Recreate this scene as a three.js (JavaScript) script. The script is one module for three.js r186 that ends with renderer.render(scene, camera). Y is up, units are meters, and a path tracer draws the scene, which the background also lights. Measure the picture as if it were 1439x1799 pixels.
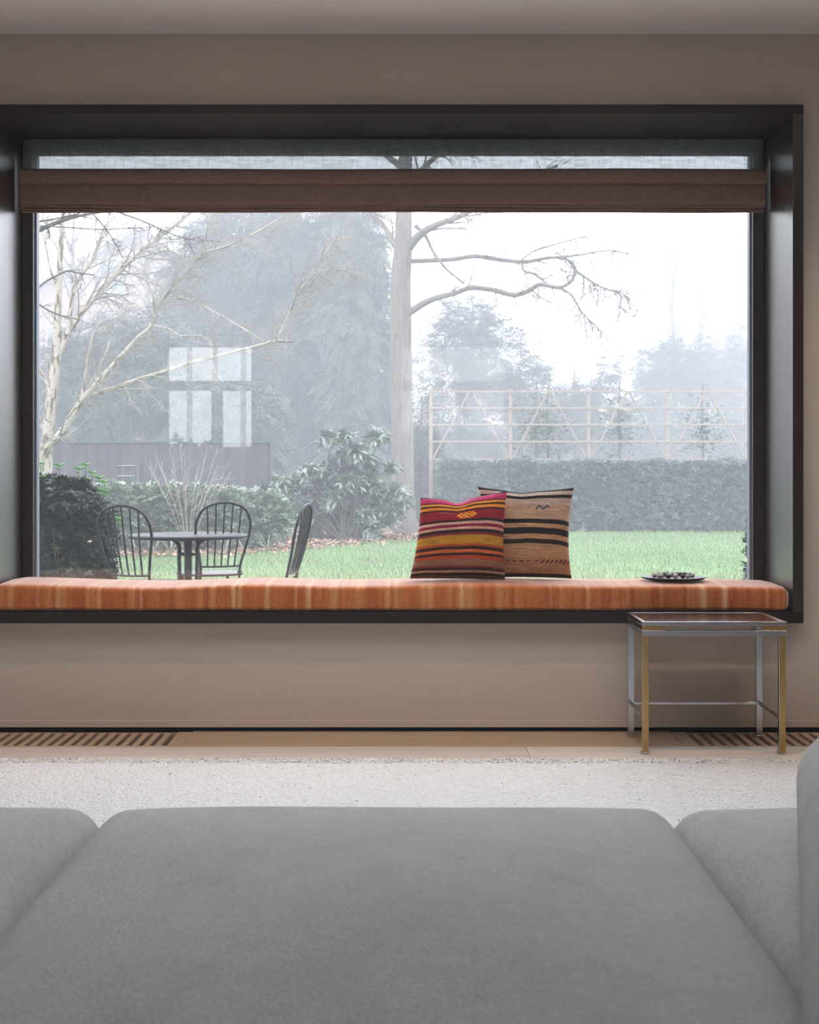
import * as THREE from 'three';
import { mergeGeometries, mergeVertices } from 'three/addons/utils/BufferGeometryUtils.js';
import { RoundedBoxGeometry } from 'three/addons/geometries/RoundedBoxGeometry.js';

// ---------------------------------------------------------------- camera, sky, haze, exposure
const F = 2400, CX = 720, CY = 830, EYE = 0.97;          // focal length and vanishing point of the photograph, in its pixels
const scene = new THREE.Scene();
const camera = new THREE.PerspectiveCamera(2 * Math.atan(899.5 / F) * 180 / Math.PI, 1439 / 1799, 0.05, 400);
camera.setViewOffset(1439, 1799, 719.5 - CX, 899.5 - CY, 1439, 1799);
camera.position.set(0, EYE, 0);
camera.lookAt(0, EYE, -10);
camera.focus = 5.2; camera.userData.fStop = 11;

const SUN = new THREE.Vector3(0.30, 0.30, -1).normalize();   // where the bright patch of the misty sky is
{
  const w = 256, h = 128, d = new Float32Array(w * h * 4);
  for (let j = 0; j < h; j++) for (let i = 0; i < w; i++) {
    const up = ((j + 0.5) / h - 0.5) * Math.PI, rd = ((i + 0.5) / w - 0.5) * 2 * Math.PI;
    const x = Math.cos(rd) * Math.cos(up), y = Math.sin(up), z = Math.sin(rd) * Math.cos(up);
    const a = Math.acos(Math.min(1, Math.max(-1, x * SUN.x + y * SUN.y + z * SUN.z)));
    const glow = 1.6 * Math.exp(-a * a / 0.42);
    const L = y < 0 ? 0.25 : 2.1 + glow;
    const o = (j * w + i) * 4;
    d[o] = L * 0.97; d[o + 1] = L * 0.995; d[o + 2] = L * 1.05; d[o + 3] = 1;
  }
  const t = new THREE.DataTexture(d, w, h, THREE.RGBAFormat, THREE.FloatType);
  t.mapping = THREE.EquirectangularReflectionMapping; t.magFilter = t.minFilter = THREE.LinearFilter; t.needsUpdate = true;
  scene.background = t; scene.environment = t;
}
scene.fog = new THREE.FogExp2(new THREE.Color(0.88, 0.925, 1.0), 0.013);

const renderer = new THREE.WebGLRenderer({ antialias: true });
renderer.toneMapping = THREE.LinearToneMapping;
renderer.toneMappingExposure = 2.4;
renderer.shadowMap.enabled = true;

// ---------------------------------------------------------------- helpers
const V = (x, y, z) => new THREE.Vector3(x, y, z);
const at = (px, py, D) => V((px - CX) / F * D, EYE - (py - CY) / F * D, -D);   // a point of the photograph at distance D
const X = (px, D) => (px - CX) / F * D;
const rng = (s) => () => { s = (s + 0x6d2b79f5) | 0; let t = Math.imul(s ^ (s >>> 15), 1 | s); t = (t + Math.imul(t ^ (t >>> 7), 61 | t)) ^ t; return ((t ^ (t >>> 14)) >>> 0) / 4294967296; };
const used = {};
const numbered = (n) => { const k = used[n] = (used[n] ?? -1) + 1; return k ? n + '_' + String(k).padStart(3, '0') : n; };
const lerp = THREE.MathUtils.lerp, clamp = THREE.MathUtils.clamp, sstep = THREE.MathUtils.smoothstep;

function tag(o, label, category, group) { o.userData.label = label; o.userData.category = category; if (group) o.userData.group = group; return o; }
function thing(name, label, category, pos = [0, 0, 0], turn = 0, group) {
  const g = new THREE.Group(); g.name = numbered(name); g.position.set(...pos); g.rotation.y = turn; scene.add(g);
  return tag(g, label, category, group);
}
function obj(name, geo, mat, parent = scene) {
  const g = Array.isArray(geo) ? merge(geo) : geo;
  const m = new THREE.Mesh(g, mat); m.name = parent === scene ? numbered(name) : name;
  m.castShadow = m.receiveShadow = true; parent.add(m); return m;
}
function part(name, geo, mat, parent, label) { const m = obj(name, geo, mat, parent); if (label) m.userData.label = label; return m; }
function struct(name, geo, mat, parent = scene) { const m = obj(name, geo, mat, parent); if (parent === scene) m.userData.kind = 'structure'; return m; }
function merge(list) {
  const l = list.map((g) => { const k = g.index ? g.toNonIndexed() : g; for (const a of Object.keys(k.attributes)) if (!['position', 'normal', 'uv'].includes(a)) k.deleteAttribute(a); if (!k.attributes.uv) k.setAttribute('uv', new THREE.BufferAttribute(new Float32Array(k.attributes.position.count * 2), 2)); return k; });
  return mergeGeometries(l);
}
function box(x0, x1, y0, y1, z0, z1, r = 0) {     // corner to corner
  const w = Math.abs(x1 - x0), h = Math.abs(y1 - y0), d = Math.abs(z1 - z0);
  const g = r ? new RoundedBoxGeometry(w, h, d, 2, Math.min(r, w / 2.01, h / 2.01, d / 2.01)) : new THREE.BoxGeometry(w, h, d);
  return g.translate((x0 + x1) / 2, (y0 + y1) / 2, (z0 + z1) / 2);
}
function boxUV(g) {                                // uv in metres, by the way each face looks
  const k = g.index ? g.toNonIndexed() : g, p = k.attributes.position, uv = new Float32Array(p.count * 2);
  for (let i = 0; i < p.count; i += 3) {
    const a = V().fromBufferAttribute(p, i), b = V().fromBufferAttribute(p, i + 1), c = V().fromBufferAttribute(p, i + 2);
    const n = b.clone().sub(a).cross(c.clone().sub(a)), ax = Math.abs(n.x), ay = Math.abs(n.y), az = Math.abs(n.z);
    [a, b, c].forEach((q, j) => { const o = (i + j) * 2; if (ay >= ax && ay >= az) { uv[o] = q.x; uv[o + 1] = q.z; } else if (ax > az) { uv[o] = q.z; uv[o + 1] = q.y; } else { uv[o] = q.x; uv[o + 1] = q.y; } });
  }
  k.setAttribute('uv', new THREE.BufferAttribute(uv, 2)); return k;
}
function softBox(w, h, d, r, crown, seg = [36, 10, 36], wob = 0, seed = 1) {
  let g = new THREE.BoxGeometry(w, h, d, ...seg); g.deleteAttribute('uv'); g.deleteAttribute('normal'); g = mergeVertices(g, 1e-5);
  const p = g.attributes.position, q = V(), c = V();
  for (let i = 0; i < p.count; i++) {
    q.fromBufferAttribute(p, i);
    c.set(clamp(q.x, -w / 2 + r, w / 2 - r), clamp(q.y, -h / 2 + r, h / 2 - r), clamp(q.z, -d / 2 + r, d / 2 - r));
    const n = q.clone().sub(c); if (n.lengthSq() > 1e-12) { n.normalize().multiplyScalar(r); q.copy(c).add(n); }
    const u = q.x / w * 2, v = q.z / d * 2, k = (1 - u * u) * (1 - v * v);
    if (q.y > 0) q.y += crown * Math.pow(Math.max(0, k), 0.72) * (q.y / (h / 2));
    if (wob) q.y += wob * (Math.sin(q.x * 9 + seed) * Math.sin(q.z * 7 + seed * 2)) * Math.max(0, q.y / h * 2);
    const t = q.y / h * 2, by = 1 - t * t;         // sides belly out a little
    q.x += Math.sign(q.x) * 0.012 * by * Math.pow(Math.abs(u), 8); q.z += Math.sign(q.z) * 0.012 * by * Math.pow(Math.abs(v), 8);
    p.setXYZ(i, q.x, q.y, q.z);
  }
  g.computeVertexNormals();
  const uv = new Float32Array(p.count * 2); for (let i = 0; i < p.count; i++) { uv[i * 2] = p.getX(i); uv[i * 2 + 1] = p.getZ(i) + p.getY(i); }
  g.setAttribute('uv', new THREE.BufferAttribute(uv, 2)); return g;
}
function tube(pts, radii, sides = 8, seg = 0) {    // a tapering tube through points, capped
  const curve = pts.length > 2 ? new THREE.CatmullRomCurve3(pts, false, 'centripetal') : new THREE.LineCurve3(pts[0], pts[1]);
  const n = seg || Math.max(1, (pts.length - 1) * 4), pos = [], nor = [], uv = [], idx = [];
  const R = (t) => { if (!Array.isArray(radii)) return radii; const f = t * (radii.length - 1), i = Math.min(radii.length - 2, Math.floor(f)); return lerp(radii[i], radii[i + 1], f - i); };
  let up = null, len = 0, prev = null;
  for (let i = 0; i <= n; i++) {
    const t = i / n, c = curve.getPoint(t), T = curve.getTangent(t).normalize();
    if (!up) up = Math.abs(T.y) < 0.9 ? V(0, 1, 0) : V(1, 0, 0);
    const b = T.clone().cross(up).normalize(); up = b.clone().cross(T).normalize();
    if (prev) len += prev.distanceTo(c); prev = c;
    const r = R(t);
    for (let j = 0; j <= sides; j++) {
      const a = j / sides * Math.PI * 2, d = b.clone().multiplyScalar(Math.cos(a)).addScaledVector(up, Math.sin(a));
      pos.push(c.x + d.x * r, c.y + d.y * r, c.z + d.z * r); nor.push(d.x, d.y, d.z); uv.push(j / sides * Math.max(0.05, r * 6.28), len);
    }
  }
  const s = sides + 1;
  for (let i = 0; i < n; i++) for (let j = 0; j < sides; j++) { const a = i * s + j; idx.push(a, a + s, a + 1, a + 1, a + s, a + s + 1); }
  for (const e of [0, n]) {
    const c = curve.getPoint(e / n), T = curve.getTangent(e / n).multiplyScalar(e ? 1 : -1), k = pos.length / 3;
    pos.push(c.x, c.y, c.z); nor.push(T.x, T.y, T.z); uv.push(0, 0);
    for (let j = 0; j < sides; j++) { const a = e * s + j; e ? idx.push(a + 1, a, k) : idx.push(a, a + 1, k); }
  }
  const g = new THREE.BufferGeometry();
  g.setAttribute('position', new THREE.Float32BufferAttribute(pos, 3)); g.setAttribute('normal', new THREE.Float32BufferAttribute(nor, 3)); g.setAttribute('uv', new THREE.Float32BufferAttribute(uv, 2)); g.setIndex(idx);
  return g;
}
// value noise for textures (periodic)
function noiser(seed) {
  const r = rng(seed), T = new Float32Array(65536); for (let i = 0; i < 65536; i++) T[i] = r();
  return (x, y, px, py = px) => {
    const ix = Math.floor(x), iy = Math.floor(y), fx = x - ix, fy = y - iy, sx = fx * fx * (3 - 2 * fx), sy = fy * fy * (3 - 2 * fy);
    const g = (a, b) => T[(((a % px) + px) % px * 131 + ((b % py) + py) % py * 977) & 65535];
    return lerp(lerp(g(ix, iy), g(ix + 1, iy), sx), lerp(g(ix, iy + 1), g(ix + 1, iy + 1), sx), sy);
  };
}
const N1 = noiser(11), N2 = noiser(23);
const fbm = (u, v, f, oct = 4, N = N1) => { let s = 0, a = 0.5, t = 0; for (let i = 0; i < oct; i++, f *= 2, a *= 0.5) { s += a * N(u * f, v * f, f); t += a; } return s / t; };
function tex(w, h, fn, rep = [1, 1], srgb = true) {     // fn(u, v) gives 0..1 sRGB values or one number
  const d = new Uint8Array(w * h * 4);
  for (let j = 0; j < h; j++) for (let i = 0; i < w; i++) { const c = fn(i / w, j / h), o = (j * w + i) * 4; const q = typeof c === 'number' ? [c, c, c] : c; for (let k = 0; k < 3; k++) d[o + k] = clamp(q[k], 0, 1) * 255; d[o + 3] = 255; }
  const t = new THREE.DataTexture(d, w, h); t.wrapS = t.wrapT = THREE.RepeatWrapping; t.magFilter = t.minFilter = THREE.LinearFilter; t.repeat.set(...rep);
  if (srgb) t.colorSpace = THREE.SRGBColorSpace; t.needsUpdate = true; return t;
}
const std = (o) => new THREE.MeshStandardMaterial(o);
const phys = (o) => new THREE.MeshPhysicalMaterial(o);
const lin = (r, g, b) => new THREE.Color().setRGB(r, g, b);

// ---------------------------------------------------------------- materials
const plasterBump = tex(256, 256, (u, v) => fbm(u, v, 24, 3), [2, 2], false);
const M = {
  wall: std({ color: lin(0.60, 0.51, 0.43), roughness: 0.92, bumpMap: plasterBump, bumpScale: 0.0006 }),
  ceiling: std({ color: lin(0.78, 0.745, 0.715), roughness: 0.95, bumpMap: plasterBump, bumpScale: 0.0005 }),
  dark: std({ color: lin(0.01, 0.009, 0.008), roughness: 0.9 }),
  concrete: std({ color: lin(0.28, 0.27, 0.26), roughness: 0.9 }),
};
const grain = (u, v) => 0.5 * N1(u * 8, v * 220, 8, 220) + 0.3 * N2(u * 16, v * 110, 16, 110) + 0.2 * N1(u * 4, v * 30, 4, 30);
M.walnut = phys({ map: tex(512, 512, (u, v) => { const k = grain(u, v); return [0.10 + 0.085 * k, 0.052 + 0.045 * k, 0.036 + 0.03 * k]; }, [0.8, 1.6]), roughness: 0.55, specularIntensity: 0.55, bumpMap: tex(512, 512, grain, [0.8, 1.6], false), bumpScale: 0.0002 });
M.walnutUp = M.walnut.clone(); M.walnutUp.roughness = 0.33; M.walnutUp.specularIntensity = 1; M.walnutUp.clearcoat = 0.8; M.walnutUp.clearcoatRoughness = 0.3; M.walnutUp.map = M.walnut.map.clone(); M.walnutUp.map.rotation = Math.PI / 2; M.walnutUp.bumpMap = M.walnut.bumpMap.clone(); M.walnutUp.bumpMap.rotation = Math.PI / 2;
M.oak = [0, 1, 2].map((k) => std({ map: tex(512, 256, (u, v) => { const g = grain(u, v * 0.5) + 0.25 * (fbm(u, v, 6, 3, N2) - 0.5); const b = 0.80 + 0.02 * k; return [b + 0.10 * (g - 0.5), b - 0.045 + 0.10 * (g - 0.5), b - 0.10 + 0.10 * (g - 0.5)]; }, [0.5, 1.2]), roughness: 0.55, bumpMap: tex(256, 256, grain, [0.5, 1.2], false), bumpScale: 0.0002 }));
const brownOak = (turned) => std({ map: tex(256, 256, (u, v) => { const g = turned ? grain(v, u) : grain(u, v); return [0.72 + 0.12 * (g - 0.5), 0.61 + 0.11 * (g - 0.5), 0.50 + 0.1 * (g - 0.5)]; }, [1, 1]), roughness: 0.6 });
M.oakGrille = brownOak(true); M.oakRowShaded = brownOak(false);  // wall row: sill shadow and warm bounce put into the board colour
M.pane = phys({ color: lin(1, 1, 1), transmission: 1, thickness: 0, roughness: 0, ior: 1.56 });
M.sofa = std({ map: tex(512, 512, (u, v) => { const w = 0.5 * N1(u * 256, v * 256, 256) + 0.5 * N2(u * 128, v * 128, 128), b = fbm(u, v, 4, 4); const k = 0.725 + 0.11 * (w - 0.5) + 0.055 * (b - 0.5) + 0.035 * (fbm(u, v, 16, 3, N2) - 0.5); return [k, k * 0.992, k * 0.985]; }, [2.2, 2.2]), roughness: 0.95, bumpMap: tex(512, 512, (u, v) => 0.5 * N1(u * 256, v * 256, 256) + 0.5 * N2(u * 128, v * 128, 128), [2.2, 2.2], false), bumpScale: 0.0012 });
M.rug = std({ map: tex(512, 512, (u, v) => { const w = N1(u * 128, v * 256, 128, 256), b = fbm(u, v, 8, 4, N2); const k = 0.92 + 0.07 * (w - 0.5) + 0.03 * (b - 0.5); return [k, k * 0.99, k * 0.98]; }, [1.2, 1.2]), roughness: 1, bumpMap: tex(512, 512, (u, v) => N1(u * 128, v * 256, 128, 256), [1.2, 1.2], false), bumpScale: 0.007 });
M.chrome = std({ color: lin(0.52, 0.53, 0.56), metalness: 1, roughness: 0.22 });
M.brass = std({ color: lin(0.53, 0.34, 0.125), metalness: 1, roughness: 0.3 });
M.iron = std({ color: lin(0.010, 0.012, 0.015), roughness: 0.5, metalness: 0.2 });

// ---------------------------------------------------------------- the room
const WD = 5.11, FD = 5.05, BD = 5.47;             // distance of the wall, of the window surround's front, of the glazing
const RL = -4.2, RR = 4.2, RB = 3.0, CH = 2.61;    // room: left, right, back (z), ceiling
const wx0 = -1.59, wx1 = 1.456, wy0 = 0.412, wy1 = 2.331, ix0 = -1.55, ix1 = 1.416, iy0 = 0.454, iy1 = 2.298;
struct('wall_front', boxUV(merge([
  box(RL, wx0, 0.017, 3, -WD - 0.42, -WD), box(wx1, RR, 0.017, 3, -WD - 0.42, -WD), box(wx0, wx1, wy1, 3, -WD - 0.42, -WD), box(wx0, wx1, 0.017, wy0, -WD - 0.42, -WD)])), M.wall);
struct('gap_shade_2', box(RL, RR, -0.3, 0.0165, -WD - 0.42, -WD - 0.035), M.dark);  // plinth coloured black to stand for the shade in the gap under the wall
struct('baseboard_front', boxUV(box(RL, RR, 0.017, 0.042, -WD - 0.001, -WD + 0.004, 0.0015)), M.wall);
struct('wall_left', boxUV(box(RL - 0.25, RL, -0.3, 3, -WD - 0.42, RB + 0.25)), M.wall);
struct('wall_right', boxUV(box(RR, RR + 0.25, -0.3, 3, -WD - 0.42, RB + 0.25)), M.wall);
// back wall with two windows, which the big pane mirrors
const BW = [[-2.53, -1.60], [-0.12, 1.00]], by0 = 0.55, by1 = 2.30;
struct('wall_back', boxUV(merge([box(RL, RR, by1, 3, RB, RB + 0.25), box(RL, RR, -0.3, by0, RB, RB + 0.25), box(RL, BW[0][0], by0, by1, RB, RB + 0.25), box(BW[0][1], BW[1][0], by0, by1, RB, RB + 0.25), box(BW[1][1], RR, by0, by1, RB, RB + 0.25)])), M.wall);
const ADDED_SK = [-1.6, 1.6, -3.95, -2.7];               // skylight put in to brighten sofa and rug: x0 x1 z0 z1
struct('ceiling', boxUV(merge([
  box(RL, RR, CH, CH + 0.34, -WD, ADDED_SK[2]), box(RL, RR, CH, CH + 0.34, ADDED_SK[3], RB), box(RL, ADDED_SK[0], CH, CH + 0.34, ADDED_SK[2], ADDED_SK[3]), box(ADDED_SK[1], RR, CH, CH + 0.34, ADDED_SK[2], ADDED_SK[3])])), M.ceiling);
{
  const s = new THREE.Group(); s.name = 'window_2'; s.userData.kind = 'structure'; scene.add(s);  // invented, unseen ceiling opening, added as overhead light for the room
  const f = M.dark.clone(); f.color = lin(0.08, 0.08, 0.08);
  const x0 = ADDED_SK[0] - 0.05, x1 = ADDED_SK[1] + 0.05, z0 = ADDED_SK[2] - 0.05, z1 = ADDED_SK[3] + 0.05, y = CH + 0.34;
  obj('window_frame', [box(x0, x1, y, y + 0.06, z0, z0 + 0.07), box(x0, x1, y, y + 0.06, z1 - 0.07, z1), box(x0, x0 + 0.07, y, y + 0.06, z0 + 0.07, z1 - 0.07), box(x1 - 0.07, x1, y, y + 0.06, z0 + 0.07, z1 - 0.07), box(-0.025, 0.025, y, y + 0.06, z0 + 0.07, z1 - 0.07)], f, s);
  obj('pane', box(x0 + 0.07, -0.025, y + 0.02, y + 0.026, z0 + 0.07, z1 - 0.07), M.pane, s); obj('pane', box(0.025, x1 - 0.07, y + 0.02, y + 0.026, z0 + 0.07, z1 - 0.07), M.pane, s);
}
// floor: sub-floor, long boards parallel to the wall, the row at the wall shared with the two grilles
const GZ = -4.835;
const floor = struct('floor', boxUV(merge([box(RL, RR, -0.12, 0, -3.435, RB), box(RL, RR, -0.3, -0.12, -WD - 0.03, RB)])), M.oak[0]);
{
  const r = rng(5);
  for (let k = 0; k < 7; k++) {
    const z1 = GZ + k * 0.2 + 0.2, z0 = GZ + k * 0.2; let x = RL, n = 0;
    while (x < RR - 0.01) {
      let e = x + (n++ ? 2.4 : 0.9 + 1.9 * r()); if (RR - e < 0.7) e = RR;
      obj('board', boxUV(box(x + 0.0006, e - 0.0006, -0.12, -0.0004 * r(), z0 + 0.0006, z1 - 0.0006, 0.0012)), M.oak[Math.floor(r() * 3)], floor); x = e;
    }
  }
  const gl = -0.812, gr = 0.976;
  obj('board', boxUV(box(gl + 0.001, gr - 0.001, -0.12, 0, -WD - 0.02, GZ - 0.001, 0.0012)), M.oakRowShaded, floor);
  const grille = (x0, x1, label) => {
    const t = thing('floor_grille', label, 'floor grille', [(x0 + x1) / 2, 0, -4.97]); t.userData.group = 'wooden heating grilles along the wall';
    const cx = (x0 + x1) / 2, L = x1 - x0, d0 = -0.137, d1 = 0.1335, e = 0.052;
    const left = x0 < -1, ba = left ? L / 2 - e : -L / 2, bb = left ? L / 2 : -L / 2 + e;   // the end board that shows
    part('end_board', boxUV(box(ba, bb, -0.025, 0, d0, d1, 0.001)), M.oakGrille, t);
    const sa = left ? -L / 2 : -L / 2 + e, sb = left ? L / 2 - e : L / 2;
    part('front_rail', boxUV(box(sa, sb, -0.025, 0, d1 - 0.014, d1, 0.001)), M.oakGrille, t);
    part('back_rail', boxUV(box(sa, sb, -0.025, -0.004, d0 - 0.01, d0 + 0.01, 0.001)), M.oakGrille, t);
    const slat = boxUV(box(-0.0115, 0.0115, -0.022, -0.0005, d0 + 0.01, d1 - 0.014, 0.001)), P = 0.0405, n = Math.floor((sb - sa) / P);
    for (let i = 0; i < n; i++) { const m = part('slat', slat, M.oakGrille, t); m.position.x = left ? sb - (i + 1) * P + 0.008 : sa + (i + 1) * P - 0.008; }
  };
  grille(-2.4, gl, 'pale slatted wooden floor grille at the wall on the left, clear of the side table');
  grille(gr, 2.3, 'pale slatted wooden floor grille behind the feet of the chrome side table');
  struct('trim_1', box(RL, RR, -0.121, -0.118, -WD - 0.03, GZ), M.dark);     // black bed of the heating trench
}

// window surround, glazing frame and the large pane
{
  const w = new THREE.Group(); w.name = 'window_1'; w.userData.kind = 'structure'; scene.add(w);
  const b = (x0, x1, y0, y1, m) => obj('reveal_board', boxUV(box(x0, x1, y0, y1, -BD - 0.06, -FD, 0.002)), m, w);
  b(wx0, wx1, iy1, wy1, M.walnut); b(wx0, wx1, wy0, iy0, M.walnut); b(wx0, ix0, iy0, iy1, M.walnutUp); b(ix1, wx1, iy0, iy1, M.walnutUp);
  const e = 0.05, z0 = -BD - 0.055, z1 = -BD + 0.015;
  const fr = (x0, x1, y0, y1, m) => obj('window_frame', boxUV(box(x0, x1, y0, y1, z0, z1, 0.003)), m, w);
  fr(ix0, ix1, iy1 - e, iy1, M.walnut); fr(ix0, ix1, iy0, iy0 + e, M.walnut); fr(ix0, ix0 + e - 0.004, iy0 + e, iy1 - e, M.walnutUp); fr(ix1 - e + 0.004, ix1, iy0 + e, iy1 - e, M.walnutUp);
  const bead = std({ color: lin(0.20, 0.24, 0.30), roughness: 0.4 });
  obj('glazing_bead', [box(ix0 + e - 0.004, ix0 + e + 0.003, iy0 + e, iy1 - e, -BD - 0.05, -BD - 0.012), box(ix1 - e - 0.003, ix1 - e + 0.004, iy0 + e, iy1 - e, -BD - 0.05, -BD - 0.012)], bead, w);
  obj('pane', box(ix0 + e + 0.003, ix1 - e - 0.003, iy0 + e, iy1 - e, -BD - 0.040, -BD - 0.036), M.pane, w);
}
// back windows
BW.forEach(([x0, x1], k) => {
  const w = new THREE.Group(); w.name = 'window_' + (3 + k); w.userData.kind = 'structure'; scene.add(w);
  const f = std({ color: lin(0.25, 0.23, 0.21), roughness: 0.5 }), z0 = RB + 0.08, z1 = RB + 0.15, e = 0.035, mid = lerp(x0, x1, 0.58);
  const tr0 = 1.815, tr1 = 1.915;
  obj('window_frame', [box(x0, x1, by1 - e, by1, z0, z1), box(x0, x1, by0, by0 + e, z0, z1), box(x0, x0 + e, by0 + e, by1 - e, z0, z1), box(x1 - e, x1, by0 + e, by1 - e, z0, z1), box(x0 + e, x1 - e, tr0, tr1, z0, z1), box(mid - 0.055, mid + 0.055, by0 + e, tr0, z0, z1)], f, w);
  obj('pane', box(x0 + e, x1 - e, tr1, by1 - e, z0 + 0.03, z0 + 0.034), M.pane, w); obj('pane', box(x0 + e, mid - 0.055, by0 + e, tr0, z0 + 0.03, z0 + 0.034), M.pane, w); obj('pane', box(mid + 0.055, x1 - e, by0 + e, tr0, z0 + 0.03, z0 + 0.034), M.pane, w);
});
const wavy = (x0, x1, y0, y1, z, amp, n, thick) => {
  const s = new THREE.Shape(), N = 60; for (let i = 0; i <= N; i++) { const x = lerp(x0, x1, i / N), y = amp * Math.sin(i / N * n * 6.283) + amp * 0.4 * Math.sin(i / N * n * 2.3 * 6.283 + 1); i ? s.lineTo(x, y) : s.moveTo(x, y); }
  for (let i = N; i >= 0; i--) { const x = lerp(x0, x1, i / N), y = amp * Math.sin(i / N * n * 6.283) + amp * 0.4 * Math.sin(i / N * n * 2.3 * 6.283 + 1); s.lineTo(x, y + thick); }
  return new THREE.ExtrudeGeometry(s, { depth: y1 - y0, bevelEnabled: false }).rotateX(-Math.PI / 2).translate(0, y0, z);
};
{
  const net = (k, o) => phys({ color: lin(k, k * 0.97, k * 0.95), transmission: o, thickness: 0, roughness: 0.6 });
  const c2 = thing('curtain', 'three narrow gathered nets at the bright back window, seen mirrored in the pane', 'curtain', [-2.06, 0.62, RB - 0.06]);
  for (const x of [-0.19, 0.07, 0.36]) part('net_panel', wavy(x - 0.028, x + 0.028, 0, 1.74, 0, 0.004, 1.5, 0.002), phys({ color: lin(0.9, 0.87, 0.86), transmission: 0.95, thickness: 0, roughness: 0.45 }), c2);
  part('curtain_rail', tube([V(-0.55, 1.75, 0), V(0.55, 1.75, 0)], 0.01, 10), M.iron, c2);
  const c1 = thing('curtain', 'sheer pale curtain at a back window, seen mirrored in the pane behind the trellis', 'curtain', [0.44, 0.5, RB - 0.06]);
  part('curtain_panel', wavy(-0.6, 0.6, 0, 1.86, 0, 0.02, 7, 0.003), net(0.9, 0.95), c1);
  part('curtain_rail', tube([V(-0.75, 1.87, 0), V(0.75, 1.87, 0)], 0.012, 10), M.iron, c1);
}

// warm recessed downlights in the ceiling that wash the window wall
[-1.75, -0.55, 0.65, 1.85].forEach((x, i) => {
  const t = thing('ceiling_downlight', ['leftmost of four recessed warm downlights above the rug', 'second recessed warm downlight from the left above the rug', 'third recessed warm downlight from the left above the rug', 'rightmost of four recessed warm downlights above the rug'][i], 'downlight', [x, CH, -4.22], 0, 'recessed ceiling downlights');
  part('trim_ring', new THREE.TorusGeometry(0.045, 0.006, 8, 32).rotateX(Math.PI / 2), M.chrome, t);
  part('lamp', new THREE.CylinderGeometry(0.038, 0.038, 0.006, 32).translate(0, -0.002, 0), std({ color: lin(0.9, 0.85, 0.75), emissive: lin(1, 0.75, 0.5), emissiveIntensity: 3 }), t);
  const l = new THREE.SpotLight(lin(1, 0.74, 0.50), 1.25, 0, 0.60, 0.85, 2); l.position.set(0, -0.012, 0); l.target.position.set(0, -2.3, -0.95); l.castShadow = true; l.shadow.radius = 1.5; t.add(l, l.target);
});

// roman blind
{
  const D = 5.40, bl = thing('roman_blind', 'raised roman blind of brown linen across the top of the window', 'blind', [0, 0, -D]);
  const x0 = X(40, D), x1 = X(1341, D), yy = (py) => EYE - (py - CY) / F * D;
  const weave = tex(256, 256, (u, v) => { const k = 0.56 + 0.14 * (N1(u * 128, v * 12, 128, 12) - 0.5) + 0.16 * (N2(u * 12, v * 128, 12, 128) - 0.5); return [k * 0.96, k * 0.99, k]; }, [3, 3]);
  const sheer = phys({ map: weave, transmission: 0.75, thickness: 0, roughness: 0.5 });
  const cloth = std({ map: tex(256, 256, (u, v) => { const k = 1 + 0.12 * (N1(u * 128, v * 12, 128, 12) - 0.5) + 0.12 * (N2(u * 12, v * 128, 12, 128) - 0.5); return [0.535 * k, 0.425 * k, 0.375 * k]; }, [3, 3]), roughness: 0.95 });
  // a sheet whose profile (z, y) is drawn once and swept along the blind with a gentle sag
  const sweep = (prof, sag, seed, xa = x0, xb = x1) => {
    const n = 90, pos = [], uv = [], idx = [], P = prof.length;
    for (let i = 0; i <= n; i++) { const t = i / n, x = lerp(xa, xb, t), w = sag * (Math.sin(t * 9 + seed) * 0.6 + Math.sin(t * 21 + seed * 3) * 0.4);
      prof.forEach(([z, y], j) => { pos.push(x, y + w * (0.4 + 0.6 * j / P), z + 0.4 * w); uv.push(x, y * 1.0 + z); }); }
    for (let i = 0; i < n; i++) for (let j = 0; j < P - 1; j++) { const a = i * P + j; idx.push(a, a + 1, a + P, a + 1, a + P + 1, a + P); }
    const g = new THREE.BufferGeometry(); g.setAttribute('position', new THREE.Float32BufferAttribute(pos, 3)); g.setAttribute('uv', new THREE.Float32BufferAttribute(uv, 2)); g.setIndex(idx); g.computeVertexNormals(); return g;
  };
  const loop = (yTop, yBot, zf, zb) => { const p = [], n = 24, c = (yTop + yBot) / 2, h = (yTop - yBot) / 2, zc = (zf + zb) / 2, zr = (zf - zb) / 2; for (let i = 0; i <= n; i++) { const a = Math.PI / 2 - i / n * Math.PI * 2; const e = (t) => Math.sign(t) * Math.pow(Math.abs(t), 0.75); p.push([zc + zr * e(Math.cos(a)), c + h * e(Math.sin(a))]); } return p; };
  part('sheer_panel', sweep([[0, iy1 - 0.004], [0, yy(310)]], 0.0, 0), sheer, bl, 'single layer of sheer linen above the folds');
  for (const x of [x0, x1 - 0.03]) part('side_hem', sweep([[0.002, iy1 - 0.004], [0.002, yy(305)]], 0, 0, x, x + 0.03), sheer, bl);
  part('back_layer', sweep([[0.0015, yy(300)], [0.0015, yy(373)]], 0.002, 2), cloth, bl);
  part('fold', sweep(loop(yy(300), yy(327), 0.055, 0.003), 0.003, 1), cloth, bl);
  part('fold', sweep(loop(yy(324), yy(363.5), 0.036, 0.004), 0.003, 2.1), cloth, bl);
  part('hem', sweep(loop(yy(362.5), yy(367), 0.028, 0.004), 0.003, 2.6), cloth, bl);
  part('hem', sweep(loop(yy(367.4), yy(370.6), 0.023, 0.004), 0.003, 3.1), cloth, bl);
  part('hem', sweep(loop(yy(371), yy(374.2), 0.018, 0.004), 0.003, 3.5), cloth, bl);
  part('head_rail', box(x0, x1, iy1 - 0.012, iy1 - 0.001, -0.012, 0.006, 0.002), M.walnut, bl);
}

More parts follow.
